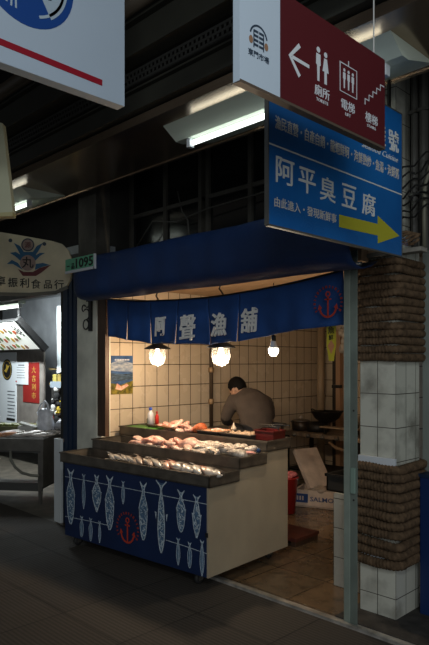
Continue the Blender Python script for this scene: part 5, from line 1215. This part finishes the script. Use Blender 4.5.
bm = NB(); b2(bm, -8.28, -7.62, 4.76, 4.80, .45, 1.25); tag(obj('peg_board', bm, mat('dark_peg_board', (.03, .028, .026), .7)), 'dark board behind the soft toys of the neighbour shop', 'board')
for k, (x, z, s, cb, ch, lab) in enumerate(((-8.02, 1.02, 1.1, mk, mw, 'black and white soft toy, topmost of those hanging in the neighbour shop'), (-8.12, .86, .9, mw, mk, 'white-bodied soft toy with dark head left of the yellow one'), (-7.96, .84, .9, my, mk, 'yellow-bodied soft toy hanging in the middle'), (-7.86, .92, .9, mk, mk, 'all-black soft toy right of the middle ones'),
                                         (-7.82, .72, .9, mr_, mk, 'red-bodied soft toy low on the right'), (-8.02, .70, .9, mk, mw, 'black and white soft toy low in the middle'), (-8.16, .70, .8, mr_, mr_, 'all-red soft toy low on the left'), (-7.74, .98, 1.0, mr_, mw, 'red and white soft toy at the far right'))):
    doll(x, 4.70, z, s, cb, ch, lab)
bm = NB(); tube(bm, [(-7.95, 4.95, 1.4), (-7.95, 4.95, 2.66)], .03, 12); tag(obj('shop_pipe', bm, mat('white_pipe', (.40, .40, .38), .4), smooth=True), 'white vertical pipe on the neighbour shop wall', 'pipe')

# ------------------------------------------------------------------ light
W = bpy.data.worlds.new('World'); S.world = W; W.use_nodes = True
bg = W.node_tree.nodes['Background']; bg.inputs[0].default_value = (.92, .97, 1.0, 1); bg.inputs[1].default_value = .11
def area(name, loc, target, e, col, sx, sy):
    l = bpy.data.lights.new(name, 'AREA'); l.shape = 'RECTANGLE'; l.size = sx; l.size_y = sy; l.energy = e; l.color = col
    o = bpy.data.objects.new(name, l); C.objects.link(o); o.location = loc
    o.rotation_euler = (Vector(target) - Vector(loc)).to_track_quat('-Z', 'Y').to_euler(); return o
# tubes of the neighbour shop
area('shop_tube_glow', (-7.9, 3.85, 2.24), (-8.0, 5.1, .9), 62, (.90, .98, 1.), 1.4, .1)
# daylight from the open end of the market lane behind the viewer
area('lane_daylight', (2.8, -1.8, 2.4), (-2.6, 2.6, 1.0), 64, (.93, .97, 1.), 3.0, 2.2)
area('sign_fill_light', (.9, -.5, 3.7), (-1.8, 1.9, 2.2), 34, (.90, .97, 1.), 1.5, .3)  # unseen overhead fill, added to light the hanging signs more than the column

# ------------------------------------------------------------------ camera
cam = bpy.data.cameras.new('Camera'); co = bpy.data.objects.new('Camera', cam); C.objects.link(co); S.camera = co
cam.sensor_fit = 'HORIZONTAL'; cam.sensor_width = 36; cam.lens = 615 / 429 * 36
cam.shift_y = (361 - 322.5) / 429
cam.clip_start = .05
co.location = (0, 0, 1.6); co.rotation_euler = (PI / 2, 0, math.atan2(.70392, -.71028) - PI / 2)
S.view_settings.view_transform = 'Standard'; S.view_settings.look = 'None'; S.view_settings.gamma = 1; S.view_settings.use_curve_mapping = False
S.view_settings.exposure = .18
